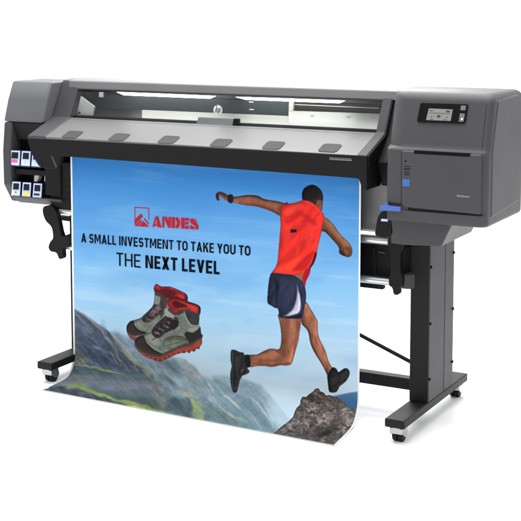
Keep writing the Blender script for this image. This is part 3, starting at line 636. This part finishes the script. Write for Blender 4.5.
# waist skin, shorts
run.add([(288, 270), (303, 268), (306, 284), (300, 286)], (150, 96, 74), 4)
sh_ = run.add([(272, 272.6), (281, 273.4), (292, 274.8), (298, 278), (303, 282.2), (305.4, 289), (306, 298), (304.4, 307), (301.6, 318), (292, 318.2), (283, 318), (279.6, 316), (278, 308.8), (275, 307.8), (270.6, 305.2), (267.6, 302.4), (267.6, 294), (268.4, 285), (269.6, 277.6)], (34, 40, 62), 4, (3, 1, .6, -.35), .55+.9*noise(5, 14, 4, 36, ((gy-290)*.4, 0)))
run.add([(274, 278), (279, 284), (277.8, 300), (277, 308), (275.4, 298), (275.6, 288)], (12, 14, 24), 4, op=.6, soft=.6)
run.add([(281, 279), (290, 280), (294, 290), (288, 304), (283, 310), (281, 296)], (64, 72, 98), 4, op=.28, soft=1.2)
run.add([(297, 284.6), (299, 291), (300.8, 300.4), (299.8, 311.8), (292, 315.4), (283, 317.2), (287.6, 313.6), (292.4, 309), (295.6, 301), (296.8, 293)], (190, 190, 210), 4, (1.2, 1, 0, -.3), .9+.2*noise(3, 3, 3, 37))
run.add([(283, 316.6), (294, 316.2), (301, 313.6), (301.4, 317.8), (290, 318.4)], (24, 26, 42), 3)
# red vest
ve = [(282.4, 205.4), (287, 204), (294, 203), (300, 201.2), (303, 200.4), (309, 201.4), (314, 204.4), (318.4, 208), (323.6, 214.4), (324, 219), (322.4, 225), (321.4, 232), (319.4, 240), (317.8, 247.6), (316.4, 256), (314.4, 262), (310.4, 268), (309.4, 274), (306, 281), (304, 285), (302.8, 280), (302.6, 273), (297, 274.6), (291.8, 274.8), (282, 273.6), (272.4, 272.8), (275, 268), (277.4, 262), (278.4, 252), (279.4, 240), (280.6, 226), (280.4, 214)]
vm = run.add(ve, (232, 48, 40), 3, (3.4, .6, .8, -.25), fold)
for q_, cc, op in (([(285, 218), (300, 210), (316, 222), (314, 226), (300, 216), (288, 224)], (160, 18, 28), .42),
               ([(281, 236), (296, 224), (308, 218), (304, 228), (290, 242), (280.6, 250)], (168, 20, 28), .42),
               ([(279, 262), (294, 246), (312, 236), (308, 246), (294, 260), (280, 268)], (168, 22, 26), .40),
               ([(292, 270), (304, 258), (315, 250), (312, 260), (304, 270)], (150, 16, 24), .5),
               ([(284, 210), (296, 205), (304, 206), (298, 210), (288, 216)], (250, 84, 70), .5),
               ([(284, 232), (292, 224), (290, 240), (284, 250)], (250, 76, 58), .42),
               ([(276, 268), (288, 262), (300, 256), (296, 266), (284, 271)], (246, 82, 50), .5),
               ([(306, 228), (314, 226), (312, 240), (306, 248)], (248, 70, 60), .38)):
    run.add(q_, cc, 4, op=op, soft=1., clip=vm)
cz = np.random.default_rng(8)
for k_ in range(34):
    cx_, cy_ = cz.uniform(281, 318), cz.uniform(208, 268); ln = cz.uniform(4, 13); an = math.radians(cz.normal(128 if cy_ > 225 else 150, 16)); bw = cz.uniform(.35, .9)
    tt = np.linspace(-.5, .5, 7); cv = cz.normal(0, 1.4)
    pts = np.stack([cx_+np.cos(an)*ln*tt-np.sin(an)*cv*(tt*tt*4), cy_+np.sin(an)*ln*tt+np.cos(an)*cv*(tt*tt*4)], -1)
    wn = np.stack([-np.sin(an)*np.cos(tt*3), np.cos(an)*np.cos(tt*3)], -1)*bw
    run.add(np.concatenate([pts+wn, (pts-wn)[::-1]]), (172, 22, 26) if k_ % 2 else (250, 92, 72), 0, op=.34, soft=.5, clip=vm)
run.add([(310.4, 268), (309.4, 274), (306, 281), (304, 285), (303, 278), (305.4, 270)], (176, 24, 34), 3)
run.add([(312, 262.5), (315.4, 252), (316.6, 254.5), (313.6, 263.6), (309.8, 268.6), (308.8, 268)], (52, 14, 22), 3)
run.add([(290.8, 229.4), (296.8, 229.2), (296.6, 232.4), (290.4, 232.6)], (28, 18, 22), 0)
run.add([(302, 200.6), (309, 201.2), (316, 205.4), (322, 212), (320.4, 212.4), (314, 206.4), (307, 203)], (240, 70, 62), 3, op=.8)

boots = Art()
lace = noise(1.5, 1.5, 4, 40)
def boot_tex(k): return (1-k*.8)+1.6*k*noise(5, 4, 4, 41)
GR = (112, 117, 108)
# rear boot
boots.add([(127, 331), (127.4, 325.6), (130.6, 321.4), (140, 318.2), (145, 314), (151.6, 307.8), (154, 302), (154.6, 294.4), (153.8, 288), (156.4, 284), (161.4, 286.6), (169.6, 286.8), (179, 290.4), (185.6, 293.8), (187.6, 298), (186.4, 301), (176, 318), (160, 334), (146, 338), (136, 340.5), (129.6, 336.4)], GR, 4, (1.6, 0, 1, -.35), boot_tex(.25))
boots.add([(126.6, 331), (130, 334), (136, 337), (142, 336.2), (150, 334), (144, 339), (136, 341), (130, 338)], (128, 74, 68), 3)
boots.add([(126.7, 330), (127.2, 325), (131, 321), (133.8, 321.6), (135, 326), (140, 330.6), (147, 332.6), (140, 335), (133, 335.4), (128.6, 333)], (52, 42, 42), 4, (1.2, 0, 1, -.5))
boots.add([(142, 319), (146, 313.8), (152, 307.6), (156, 303), (163, 302), (163.4, 310), (158, 316), (150, 322), (144.6, 322.4)], (50, 43, 45), 3, None, .6+.8*lace)
boots.add([(150, 312), (160, 303.4), (163, 306), (154, 315)], (138, 110, 118), 3, op=.6, tex=.5+lace)
boots.add([(155, 294), (160.6, 293), (162, 300), (158, 304.6), (154.4, 303)], (128, 132, 126), 3)
boots.add([(154, 288.4), (156.4, 284.2), (161.4, 286.7), (170, 286.8), (179.2, 290.5), (185.8, 294), (187.4, 298), (186, 301.6), (176, 299), (166, 298), (160, 293.6), (156, 291.8)], (126, 28, 32), 3, (1.2, 0, 1, .6), .7+.6*noise(4, 3, 3, 43))
boots.add([(160, 289.4), (168, 289.4), (176, 293), (172, 297), (165, 296)], (74, 20, 26), 3, op=.8, soft=.5)
boots.add([(178, 293.6), (183, 294.6), (184.6, 298.6), (180, 298.6)], (200, 56, 54), 3, op=.85, soft=.4)
boots.add([(185, 293.6), (187.8, 297.6), (187, 301.2), (185.4, 300.4), (185.8, 297)], (44, 44, 56), 3)
boots.add([(161, 297), (167, 298.6), (167.6, 303), (165, 312), (160.6, 318), (160, 306)], (56, 48, 50), 3, op=.8)
# front boot: sole, upper, details
boots.add([(135, 343.4), (136.6, 349), (143.6, 355.6), (152.4, 359.2), (160, 361.6), (166, 359.4), (175.4, 354.8), (184, 352.4), (193, 350.8), (197.6, 348.2), (201.4, 344.6), (202, 339), (200, 334), (180, 340), (160, 350), (144, 344)], (140, 62, 54), 3, (1., 0, 1, -.5), .8+.4*noise(4, 2.4, 3, 44))
boots.add([(135, 341), (136.6, 347.6), (143, 352.6), (152, 355.6), (160, 356.6), (168, 353.6), (178, 348.4), (186, 346.6), (194, 343.4), (201.4, 338.6), (201, 334), (180, 338), (160, 346), (144, 342)], (74, 70, 66), 3, None, boot_tex(.3))
boots.add([(135.2, 340), (142, 335), (151.6, 332.2), (153.6, 327.4), (159.2, 321.4), (165, 316.6), (165.4, 309), (167.2, 303), (168.4, 299.8), (176.4, 297.4), (188.6, 301.8), (197.4, 304.8), (200.2, 308.4), (199.4, 314), (198.8, 322), (200.6, 332.4), (201.2, 338), (194, 341), (184, 344.6), (172, 349.4), (162, 354.4), (152, 353.6), (143, 350), (136.8, 345)], GR, 4, (2, 0, 1, -.3), boot_tex(.25))
boots.add([(135.2, 340.2), (141.4, 335.4), (144.4, 337), (147, 343), (154, 349.4), (161.6, 353.2), (161, 354.6), (152, 354), (143, 350.4), (136.8, 345.4)], (52, 45, 43), 4, (1.2, 0, 1, -.4))
boots.add([(146, 336), (152, 333.4), (158, 338), (160, 344), (154, 345), (149, 341)], (158, 161, 150), 3, op=.7, soft=.8)
boots.add([(151.6, 332), (154, 327), (160, 321), (166, 315.6), (172, 317), (178, 319.6), (178, 326), (171, 330.6), (164.6, 333.6), (160, 337.6), (154.4, 337)], (50, 43, 45), 3, None, .6+.8*lace)
for i in range(5):
    u, v = 154.5+i*4.3, 332.5-i*3.3
    boots.add([(u, v-2), (u+5, v+.6), (u+5.4, v+2.4), (u+.6, v+.6)], (150, 124, 130), 2, op=.6, tex=.5+lace)
    boots.add([(u+1.8, v-3.4), (u+7, v-1), (u+6.8, v+.2), (u+1.8, v-2)], (34, 28, 32), 2, op=.7)
boots.add([(170.6, 321), (177, 319.4), (178.4, 325), (174, 329.6), (170.4, 327)], (38, 32, 34), 3)
boots.add([(163.6, 341), (168, 337.4), (178, 335.8), (185.6, 338), (186.6, 342.6), (178, 346), (168.6, 349), (163.8, 347)], (104, 112, 98), 4, (1., 0, 1, -.4), boot_tex(.35))
boots.add([(184.4, 334), (187.4, 331.6), (194, 332.6), (199.6, 326), (201, 333), (201.4, 337.6), (195, 340.6), (190.4, 343.6), (186.8, 339)], (44, 42, 42), 3)
boots.add([(184.4, 311), (191.6, 312), (198.6, 315), (198.9, 322), (196.6, 325.4), (191.4, 324.6), (187.4, 319)], (56, 54, 60), 4, None, boot_tex(.3))
boots.add([(190, 328), (196, 327), (199, 324.4), (199.2, 328), (194, 331.4), (188, 331)], (158, 156, 144), 3, op=.8)
boots.add([(167.4, 301), (169, 299), (176.4, 297.2), (188.8, 301.8), (197.4, 304.8), (200, 308), (199, 313), (196, 313.6), (188, 309.6), (180, 310), (176, 313.4), (169.6, 308.8)], (138, 28, 32), 3, (1.2, 0, 1, -.5), .75+.5*noise(4, 3, 3, 45))
boots.add([(172.4, 302.4), (177, 300.8), (184, 303.6), (187, 306.4), (180, 307.6), (174.6, 307)], (66, 18, 22), 4, op=.9, soft=.4)
boots.add([(187, 304.4), (194, 306.4), (197.4, 309), (196, 311.6), (190, 308.8)], (206, 58, 54), 3, op=.85, soft=.4)
boots.add([(198.4, 305.4), (200.6, 308), (200.2, 313.6), (198.6, 315), (198.8, 309)], (38, 38, 50), 3)
boots.add([(164.6, 309), (168, 308.6), (175, 312.6), (174, 317.6), (168, 317), (165, 314.6)], (156, 160, 152), 3, op=.9)
def seam(pts, col, w=.5, op=.8):
    pts = np.array(pts, float); d = np.gradient(pts, axis=0); d /= np.linalg.norm(d, axis=1)[:, None]; n_ = np.stack([-d[:, 1], d[:, 0]], -1)*w
    boots.add(np.concatenate([pts+n_, (pts-n_)[::-1]]), col, 0, op=op, soft=.2)
boots.add([(176, 313.6), (180, 310.2), (188, 309.8), (196, 313.2), (199, 312.6), (198.8, 316), (192, 314), (184, 312.6), (179, 315)], (58, 54, 56), 3)
boots.add([(169.4, 308.4), (176, 313), (175, 315.6), (168, 310.4)], (66, 50, 52), 3, op=.9)
boots.add([(154.4, 291.6), (160, 293.4), (166, 297.6), (165, 299.6), (158, 296), (154.6, 295)], (60, 52, 54), 3, op=.9)
boots.add([(158, 286.6), (166, 287.4), (177, 291.4), (184, 295), (176, 293.6), (166, 290)], (96, 30, 34), 3, op=.6, soft=.4)
boots.add([(177, 300), (186, 302.8), (196, 306.4), (198, 309), (190, 306.4), (181, 303)], (214, 62, 58), 3, op=.5, soft=.4)
boots.add([(136.8, 348), (144, 353.6), (152.6, 357.2), (160, 358.4), (168, 355.4), (178, 350.6), (190, 347.6), (200.6, 341), (200.8, 344), (193, 349), (180, 352), (168, 357.4), (160, 360.6), (152, 358.8), (143, 355)], (178, 78, 64), 3, op=.45, soft=.4)
for k_ in range(9):
    u = 141+k_*4.6; v = 354.6+4.4*math.sin(min(1., k_/4.4)*1.4)-max(0, k_-4)*1.7
    boots.add([(u, v), (u+1.6, v+.3), (u+1.4, v+2.6), (u+.2, v+2.2)], (70, 34, 32), 2, op=.75)
for (u, v) in ((146, 318.6), (149.4, 314.8), (152.8, 311), (156.4, 307.6)):
    boots.add([(u, v-.8), (u+5.6, v+1.2), (u+5.4, v+2.2), (u, v+.2)], (136, 116, 120), 2, op=.7)
seam([(166, 318), (165, 328), (160.6, 336), (152, 340)], (64, 58, 58), .5)
seam([(179, 320), (181.6, 328), (178, 334), (168, 337)], (92, 96, 90), .5)
seam([(181.6, 328), (187.4, 331.4)], (92, 96, 90), .5)
seam([(184, 311), (186.6, 319), (191, 325), (196.8, 326)], (172, 170, 160), .45)
seam([(166, 341), (172, 339), (180, 338.6), (184.6, 340.6)], (66, 72, 62), .5)
seam([(167, 345.6), (174, 343.6), (182, 342)], (72, 78, 68), .4)
seam([(137, 346.6), (144, 351), (153, 354.6), (160.6, 355), (170, 351.4), (182, 346.4), (194, 342.4), (201, 338)], (70, 66, 62), .5)
seam([(145, 337), (147.6, 343), (154.4, 349.4), (161.6, 353)], (178, 176, 164), .4, .6)
seam([(138, 321), (140.4, 326.4), (146, 330.6)], (170, 170, 158), .4, .6)
seam([(146, 321.6), (152, 320), (159, 314)], (96, 98, 92), .5)
for (u, v) in ((184, 351.6), (189, 351.4), (194, 350), (198.4, 347.4)):
    boots.add([(u-1.2, v-.6), (u+1.2, v-.8), (u+1, v+1.4), (u-1, v+1.4)], (120, 50, 46), 2)
A = A+.45*(A-np.stack([blur(A[..., k_], .8) for k_ in range(3)], -1))
for art in (boots, run):
    A = A*(1-art.a[..., None])+art.c
A = np.clip(A+.55*(A-np.stack([blur(A[..., k_], .7) for k_ in range(3)], -1)), 0, 1)

def sample(arr, u, v):
    u = np.clip((u-X0)*SC-.5, 0, W-1.001); v = np.clip((v-Y0)*SC-.5, 0, H-1.001)
    i = u.astype(int); j = v.astype(int); fu = u-i; fv = v-j
    if arr.ndim == 3: fu = fu[:, None]; fv = fv[:, None]
    return (arr[j, i]*(1-fu)+arr[j, i+1]*fu)*(1-fv)+(arr[j+1, i]*(1-fu)+arr[j+1, i+1]*fu)*fv

# profile of the hanging sheet: straight down, then curling forward on to the floor
SYP = -.200; XL, XR = -1.705, -.2315
prof_yz = [(SYP, 1.075)]; z = 1.075
while z > .105: z -= .002; prof_yz.append((SYP, z))
rad = .100; n_ = 70
for i in range(1, n_+1):
    t = math.radians(86)*i/n_; prof_yz.append((SYP-rad*(1-math.cos(t)), .105-rad*math.sin(t)+.0))
y_, z_ = prof_yz[-1]; tgt = .0025
dirr = (-math.sin(math.radians(86)), -math.cos(math.radians(86)))
while y_ > -.487:
    y_ -= .0022; z_ = max(tgt, z_-.0022*math.cos(math.radians(86))/math.sin(math.radians(86))); prof_yz.append((y_, z_))
prof_yz = np.array(prof_yz); NR = len(prof_yz); NC = 690
tan_ = np.gradient(prof_yz, axis=0); tan_ /= np.linalg.norm(tan_, axis=1)[:, None]
nrm_ = np.stack([tan_[:, 1], -tan_[:, 0]], -1)           # towards the viewer
uu = np.linspace(0, 1, NC)
flare = np.clip((-.20-prof_yz[:, 0])/.29, 0, 1)
def sheet_pts(off):
    q_ = prof_yz+nrm_*off
    xl = XL+.016*flare; xr = XR+.034*flare
    Pn = np.zeros((NR, NC, 3)); Pn[..., 0] = xl[:, None]*(1-uu)+xr[:, None]*uu
    yl = -.030*flare                                        # the cut end is slightly out of square
    Pn[..., 1] = q_[:, :1]+(yl*.0)[:, None]+(-.020*flare)[:, None]*uu[None]+(.022*flare)[:, None]*(1-uu)[None]; Pn[..., 2] = q_[:, 1:]
    Pn[..., 1] += .0004*np.sin(uu*9+1)[None]*sm(1.0-Pn[..., 2], 0, .8)
    return Pn
def grid_mesh(name, Pn, keep, cols, m, parent, thick=0.):
    nr, nc = Pn.shape[:2]; idx = np.arange(nr*nc).reshape(nr, nc)
    fq = np.stack([idx[:-1, :-1], idx[1:, :-1], idx[1:, 1:], idx[:-1, 1:]], -1).reshape(-1, 4)
    if keep is not None:
        k = keep.reshape(-1); kf = k[fq].all(1); fq = fq[kf]
    used, inv = np.unique(fq.reshape(-1), return_inverse=True)
    v = Pn.reshape(-1, 3)[used]; fq = inv.reshape(-1, 4)
    me = bpy.data.meshes.new(name); me.vertices.add(len(v)); me.vertices.foreach_set('co', v.astype(np.float32).ravel())
    me.loops.add(len(fq)*4); me.loops.foreach_set('vertex_index', fq.astype(np.int32).ravel())
    me.polygons.add(len(fq)); me.polygons.foreach_set('loop_start', np.arange(0, len(fq)*4, 4, dtype=np.int32))
    me.update(calc_edges=True); me.validate()
    ca = me.color_attributes.new('print', 'FLOAT_COLOR', 'POINT')
    c4 = np.ones((len(v), 4), np.float32); c4[:, :3] = cols.reshape(-1, 3)[used]
    ca.data.foreach_set('color', c4.ravel())
    me.materials.append(m); me.shade_smooth()
    o = bpy.data.objects.new(name, me); COL.objects.link(o)
    return put(o, parent)
pm = mat('printed_paper', (.8, .8, .8), .6, var=.03, spec=.08)
nt = pm.node_tree; at_ = nt.nodes.new('ShaderNodeAttribute'); at_.attribute_name = 'print'
nt.links.new(at_.outputs['Color'], nt.nodes['Principled BSDF'].inputs['Base Color'])
Pn = sheet_pts(0); fu_, fv_ = proj(Pn.reshape(-1, 3))
INK = 0.87
cols = s2l(sample(A, fu_, fv_))*INK
cols = cols.reshape(NR, NC, 3)
# unprinted white margins
mar = np.zeros((NR, NC)); mar[:, :int(NC*.0075)] = 1; mar[:, -int(NC*.0065):] = 1
ll = prof_yz[:, 0]; mar[(ll < ll.min()+.0035)] = 1
cols[mar > 0] = .84
B = thing('printed_banner', 'white edged advertising banner print of a runner leaping over mountains, hanging to the floor', 'banner', (-.97, SYP, 0))
sheet = grid_mesh('printed_sheet', Pn, None, cols, pm, B)
for art, nm in ((boots, 'printed_boots'), (run, 'printed_runner')):
    al = sample(art.a, fu_, fv_).reshape(NR, NC)
    grid_mesh(nm, sheet_pts(.0006), (al > .5) & (mar == 0), cols, pm, B)
# lettering printed on the upright part of the sheet
SF = SYP-.0013
def arc(cx, cy, rx, ry, a0, a1, t, n=14):
    out = []
    for k in range(n):
        p = []
        for aa, inn in ((a0+(a1-a0)*k/n, 0), (a0+(a1-a0)*(k+1)/n, 0), (a0+(a1-a0)*(k+1)/n, 1), (a0+(a1-a0)*k/n, 1)):
            r_ = math.radians(aa); p.append((cx+(rx-inn*t)*math.cos(r_), cy+(ry-inn*t)*math.sin(r_)))
        out.append(p)
    return out
def rc(a, b, c_, d): return [(a, b), (c_, b), (c_, d), (a, d)]
def glyph_polys(ch, t):
    d = t*1.12
    if ch == 'A': w = .66; return w, [[(0, 0), (d, 0), (w/2+d*.42, 1), (w/2-d*.42, 1)], [(w-d, 0), (w, 0), (w/2+d*.42, 1), (w/2-d*.42, 1)], rc(.16, .20, w-.16, .20+t*.85)]
    if ch == 'L': return .48, [rc(0, 0, t, 1), rc(t, 0, .48, t*.92)]
    if ch == 'I': return t, [rc(0, 0, t, 1)]
    if ch == 'E': return .52, [rc(0, 0, t, 1), rc(t, 0, .52, t*.92), rc(t, 1-t*.92, .52, 1), rc(t, .5-t*.45, .47, .5+t*.45)]
    if ch == 'T': return .56, [rc(0, 1-t*.92, .56, 1), rc(.28-t/2, 0, .28+t/2, 1-t*.92)]
    if ch == 'H': return .62, [rc(0, 0, t, 1), rc(.62-t, 0, .62, 1), rc(t, .5-t*.46, .62-t, .5+t*.46)]
    if ch == 'N': return .66, [rc(0, 0, t, 1), rc(.66-t, 0, .66, 1), [(t*.6, 1), (t*1.25, 1), (.66-t*.6, 0), (.66-t*1.25, 0)]]
    if ch == 'M': return .80, [rc(0, 0, t, 1), rc(.80-t, 0, .80, 1), [(t*.5, 1), (t*1.2, 1), (.40+t*.36, .22), (.40-t*.36, .22)], [(.80-t*.5, 1), (.80-t*1.2, 1), (.40-t*.36, .22), (.40+t*.36, .22)]]
    if ch == 'V': w = .64; return w, [[(0, 1), (d, 1), (w/2+d*.42, 0), (w/2-d*.42, 0)], [(w-d, 1), (w, 1), (w/2+d*.42, 0), (w/2-d*.42, 0)]]
    if ch == 'X': w = .64; return w, [[(0, 1), (d*1.1, 1), (w, 0), (w-d*1.1, 0)], [(w-d*1.1, 1), (w, 1), (d*1.1, 0), (0, 0)]]
    if ch == 'Y': w = .62; return w, [[(0, 1), (d*1.05, 1), (w/2+t/2, .42), (w/2-t/2, .42)], [(w-d*1.05, 1), (w, 1), (w/2+t/2, .42), (w/2-t/2, .42)], rc(w/2-t/2, 0, w/2+t/2, .42)]
    if ch == 'K': w = .62; return w, [rc(0, 0, t, 1), [(t, .34), (t, .56), (w-d*1.15, 1), (w, 1)], [(t*1.5, .56), (t*2.6, .60), (w, 0), (w-d*1.1, 0)]]
    if ch == 'U': w = .62; r = w/2; return w, [rc(0, r, t, 1), rc(w-t, r, w, 1)]+arc(r, r, r, r+.01, 180, 360, t)
    if ch == 'O': w = .64; r = w/2; return w, [rc(0, r, t, 1-r), rc(w-t, r, w, 1-r)]+arc(r, r, r, r+.01, 180, 360, t)+arc(r, 1-r, r, r+.01, 0, 180, t)
    if ch == 'S':
        w = .58; r = w/2; k = .27+t*.22
        return w, arc(r, 1-k, r, k+.01, 20, 180, t)+arc(r, 1-k, r, k, 180, 265, t)+arc(r, k, r, k+.01, 200, 360, t)+arc(r, k, r, k, 0, 85, t)+[[(r-.06, 1-2*k), (r+.06, 2*k-t), (r+.06, 2*k), (r-.06, 1-2*k+t)]]
    return .26, []
def letters(body, t, pl, pr, ptop, m, name):
    polys = []; x = 0.
    for ch in body:
        w, ps = glyph_polys(ch, t); polys += [[(x+a_, b_) for a_, b_ in q_] for q_ in ps]; x += w+(.115 if ch != ' ' else .0)
    x -= .115
    a = at(*pl, Y=SF); b = at(*pr, Y=SF); tp = at(*ptop, Y=SF); hgt = tp[2]-a[2]; mb = MB()
    for q_ in polys:
        mb.add([(a[0]+u/x*(b[0]-a[0]), SF, a[2]+(b[2]-a[2])*u/x+v*hgt) for u, v in q_], [tuple(range(len(q_)))])
    return mb.build(name, m, B)
letters('A SMALL INVESTMENT TO TAKE YOU TO', .175, (81.2, 242.3), (250.4, 255.9), (81.2, 233.2), 'ink', 'slogan_lettering')
letters('THE', .125, (116.4, 265.6), (140.6, 267.9), (116.4, 252.5), 'ink', 'slogan_lettering')
letters('NEXT LEVEL', .20, (145.4, 268.0), (219.6, 274.6), (145.4, 255.2), 'ink', 'slogan_lettering')
# emblem and name above the slogan
def flat(polys, name, m, off=.0):
    mb = MB()
    for q_ in polys:
        pts = [at(u, v, Y=SF-off) for u, v in q_]
        tri = tessellate_polygon([[Vector((p[0], p[2], 0)) for p in pts]])
        mb.add(pts, [tuple(t) for t in tri])
    return mb.build(name, m, B)
def ic_(u, v): return (134.4+u*14.6+.05*0, 207+v*19.2+u*.8)
fr = .045
sq = [[ic_(0, 0), ic_(1, 0), ic_(1, fr), ic_(0, fr)], [ic_(0, fr), ic_(fr*1.2, fr), ic_(fr*1.2, .62), ic_(0, .62)], [ic_(1-fr*1.2, fr), ic_(1, fr), ic_(1, .62), ic_(1-fr*1.2, .62)]]
flat(sq, 'logo_frame', 'red')
flat([[ic_(0, .66), ic_(.44, .33), ic_(.60, .46), ic_(.0, .94)],
      [ic_(.02, 1.), ic_(.46, .66), ic_(.52, .72), ic_(.26, 1.)],
      [ic_(.30, 1.), ic_(.60, .70), ic_(.98, .98), ic_(.98, 1.)],
      [ic_(.63, .60), ic_(.68, .55), ic_(1., .80), ic_(1., .90)],
      [ic_(.0, .97), ic_(.42, .63), ic_(.45, .645), ic_(.0, 1.)]], 'logo_emblem', 'red')
def lt(u, v): return (152.6+u*46.2, 216.0+v*11.0+u*2.6)
L = []
def glyph(x0, w, polys):
    for q_ in polys: L.append([lt((x0+a*w), b) for a, b in q_])
gw = .19
glyph(.0, gw, [[(-.04, 1), (.20, .30), (.30, .06), (.40, .30), (.17, 1)], [(.30, .0), (.62, .0), (1.04, 1.), (.58, 1.), (.42, .60), (.47, .42)], [(.26, .74), (.42, .70), (.50, .90), (.22, .90)]])
glyph(.205, gw, [[(0, 0), (.26, 0), (.26, 1), (0, 1)], [(.30, 0), (.56, 0), (.96, 1.), (.70, 1.), (.30, .30)], [(.72, 0), (1.02, 0), (1.02, 1), (1., 1), (.72, .40)]])
glyph(.41, gw, [[(0, 0), (.40, 0), (.40, 1), (0, 1)], [(.47, 0), (.70, 0), (.92, .2), (1, .5), (.92, .8), (.70, 1), (.47, 1), (.47, .70), (.58, .66), (.58, .34), (.47, .30)]])
glyph(.615, gw*.92, [[(0, 0), (.47, 0), (.47, 1), (0, 1)], [(.52, 0), (1, 0), (1, .27), (.52, .27)], [(.52, .36), (.92, .36), (.92, .62), (.52, .62)], [(.52, .72), (1, .72), (1, 1), (.52, 1)]])
glyph(.81, gw, [[(.0, .08), (.32, 0), (.78, .40), (1., .70), (.92, 1), (.62, 1), (.62, .74), (.0, .40)], [(0, .60), (.54, .80), (.54, 1), (0, 1)], [(.42, 0), (.62, .06), (.86, .36), (.8, .36)]])
flat(L, 'logo_lettering', 'red')

# ------------------------------------------------------------------ light
Wd = bpy.data.worlds.new('World'); S.world = Wd; Wd.use_nodes = True
nt = Wd.node_tree; bg = nt.nodes['Background']; bg.inputs[0].default_value = (1, 1, 1, 1); bg.inputs[1].default_value = 1.0
tc = nt.nodes.new('ShaderNodeTexCoord'); sp = nt.nodes.new('ShaderNodeSeparateXYZ'); nt.links.new(tc.outputs['Generated'], sp.inputs[0])
# softbox-like studio: brighter overhead and behind, dimmer on the camera side
r1 = nt.nodes.new('ShaderNodeMapRange'); r1.inputs[1].default_value = -.6; r1.inputs[2].default_value = .6; r1.inputs[3].default_value = .16; r1.inputs[4].default_value = 1.3
dt = nt.nodes.new('ShaderNodeVectorMath'); dt.operation = 'DOT_PRODUCT'; dt.inputs[1].default_value = (-.42, .907, 0)
nt.links.new(tc.outputs['Generated'], dt.inputs[0]); nt.links.new(dt.outputs['Value'], r1.inputs[0])
r2 = nt.nodes.new('ShaderNodeMapRange'); r2.inputs[1].default_value = .25; r2.inputs[2].default_value = .9; r2.inputs[3].default_value = 0; r2.inputs[4].default_value = .9
nt.links.new(sp.outputs['Z'], r2.inputs[0])
ad = nt.nodes.new('ShaderNodeMath'); nt.links.new(r1.outputs[0], ad.inputs[0]); nt.links.new(r2.outputs[0], ad.inputs[1])
nt.links.new(ad.outputs[0], bg.inputs[1])
def area(name, loc, aim, size, power):
    l = bpy.data.lights.new(name, 'AREA'); l.energy = power; l.size = size; l.shape = 'SQUARE'
    o = bpy.data.objects.new(name, l); COL.objects.link(o); o.location = loc
    o.rotation_euler = (Vector(aim)-Vector(loc)).to_track_quat('-Z', 'Y').to_euler(); return o
area('overhead_softbox', (-.9, .3, 4.2), (-.9, .1, 0), 3.6, 230)
area('rear_fill', (-2.4, 3.6, 3.6), (-.9, .4, 0), 2.2, 140)  # added lamp behind, whitens the floor under the printer

area('front_fill', (.3, -2.6, 4.0), (-.7, -.2, .9), 2.2, 36)  # added lamp, makes sloped upper fronts lighter than upright ones
S.view_settings.view_transform = 'Standard'; S.view_settings.look = 'None'; S.view_settings.exposure = 0; S.view_settings.gamma = 1
S.render.engine = 'CYCLES'
S.render.resolution_x = S.render.resolution_y = 1024
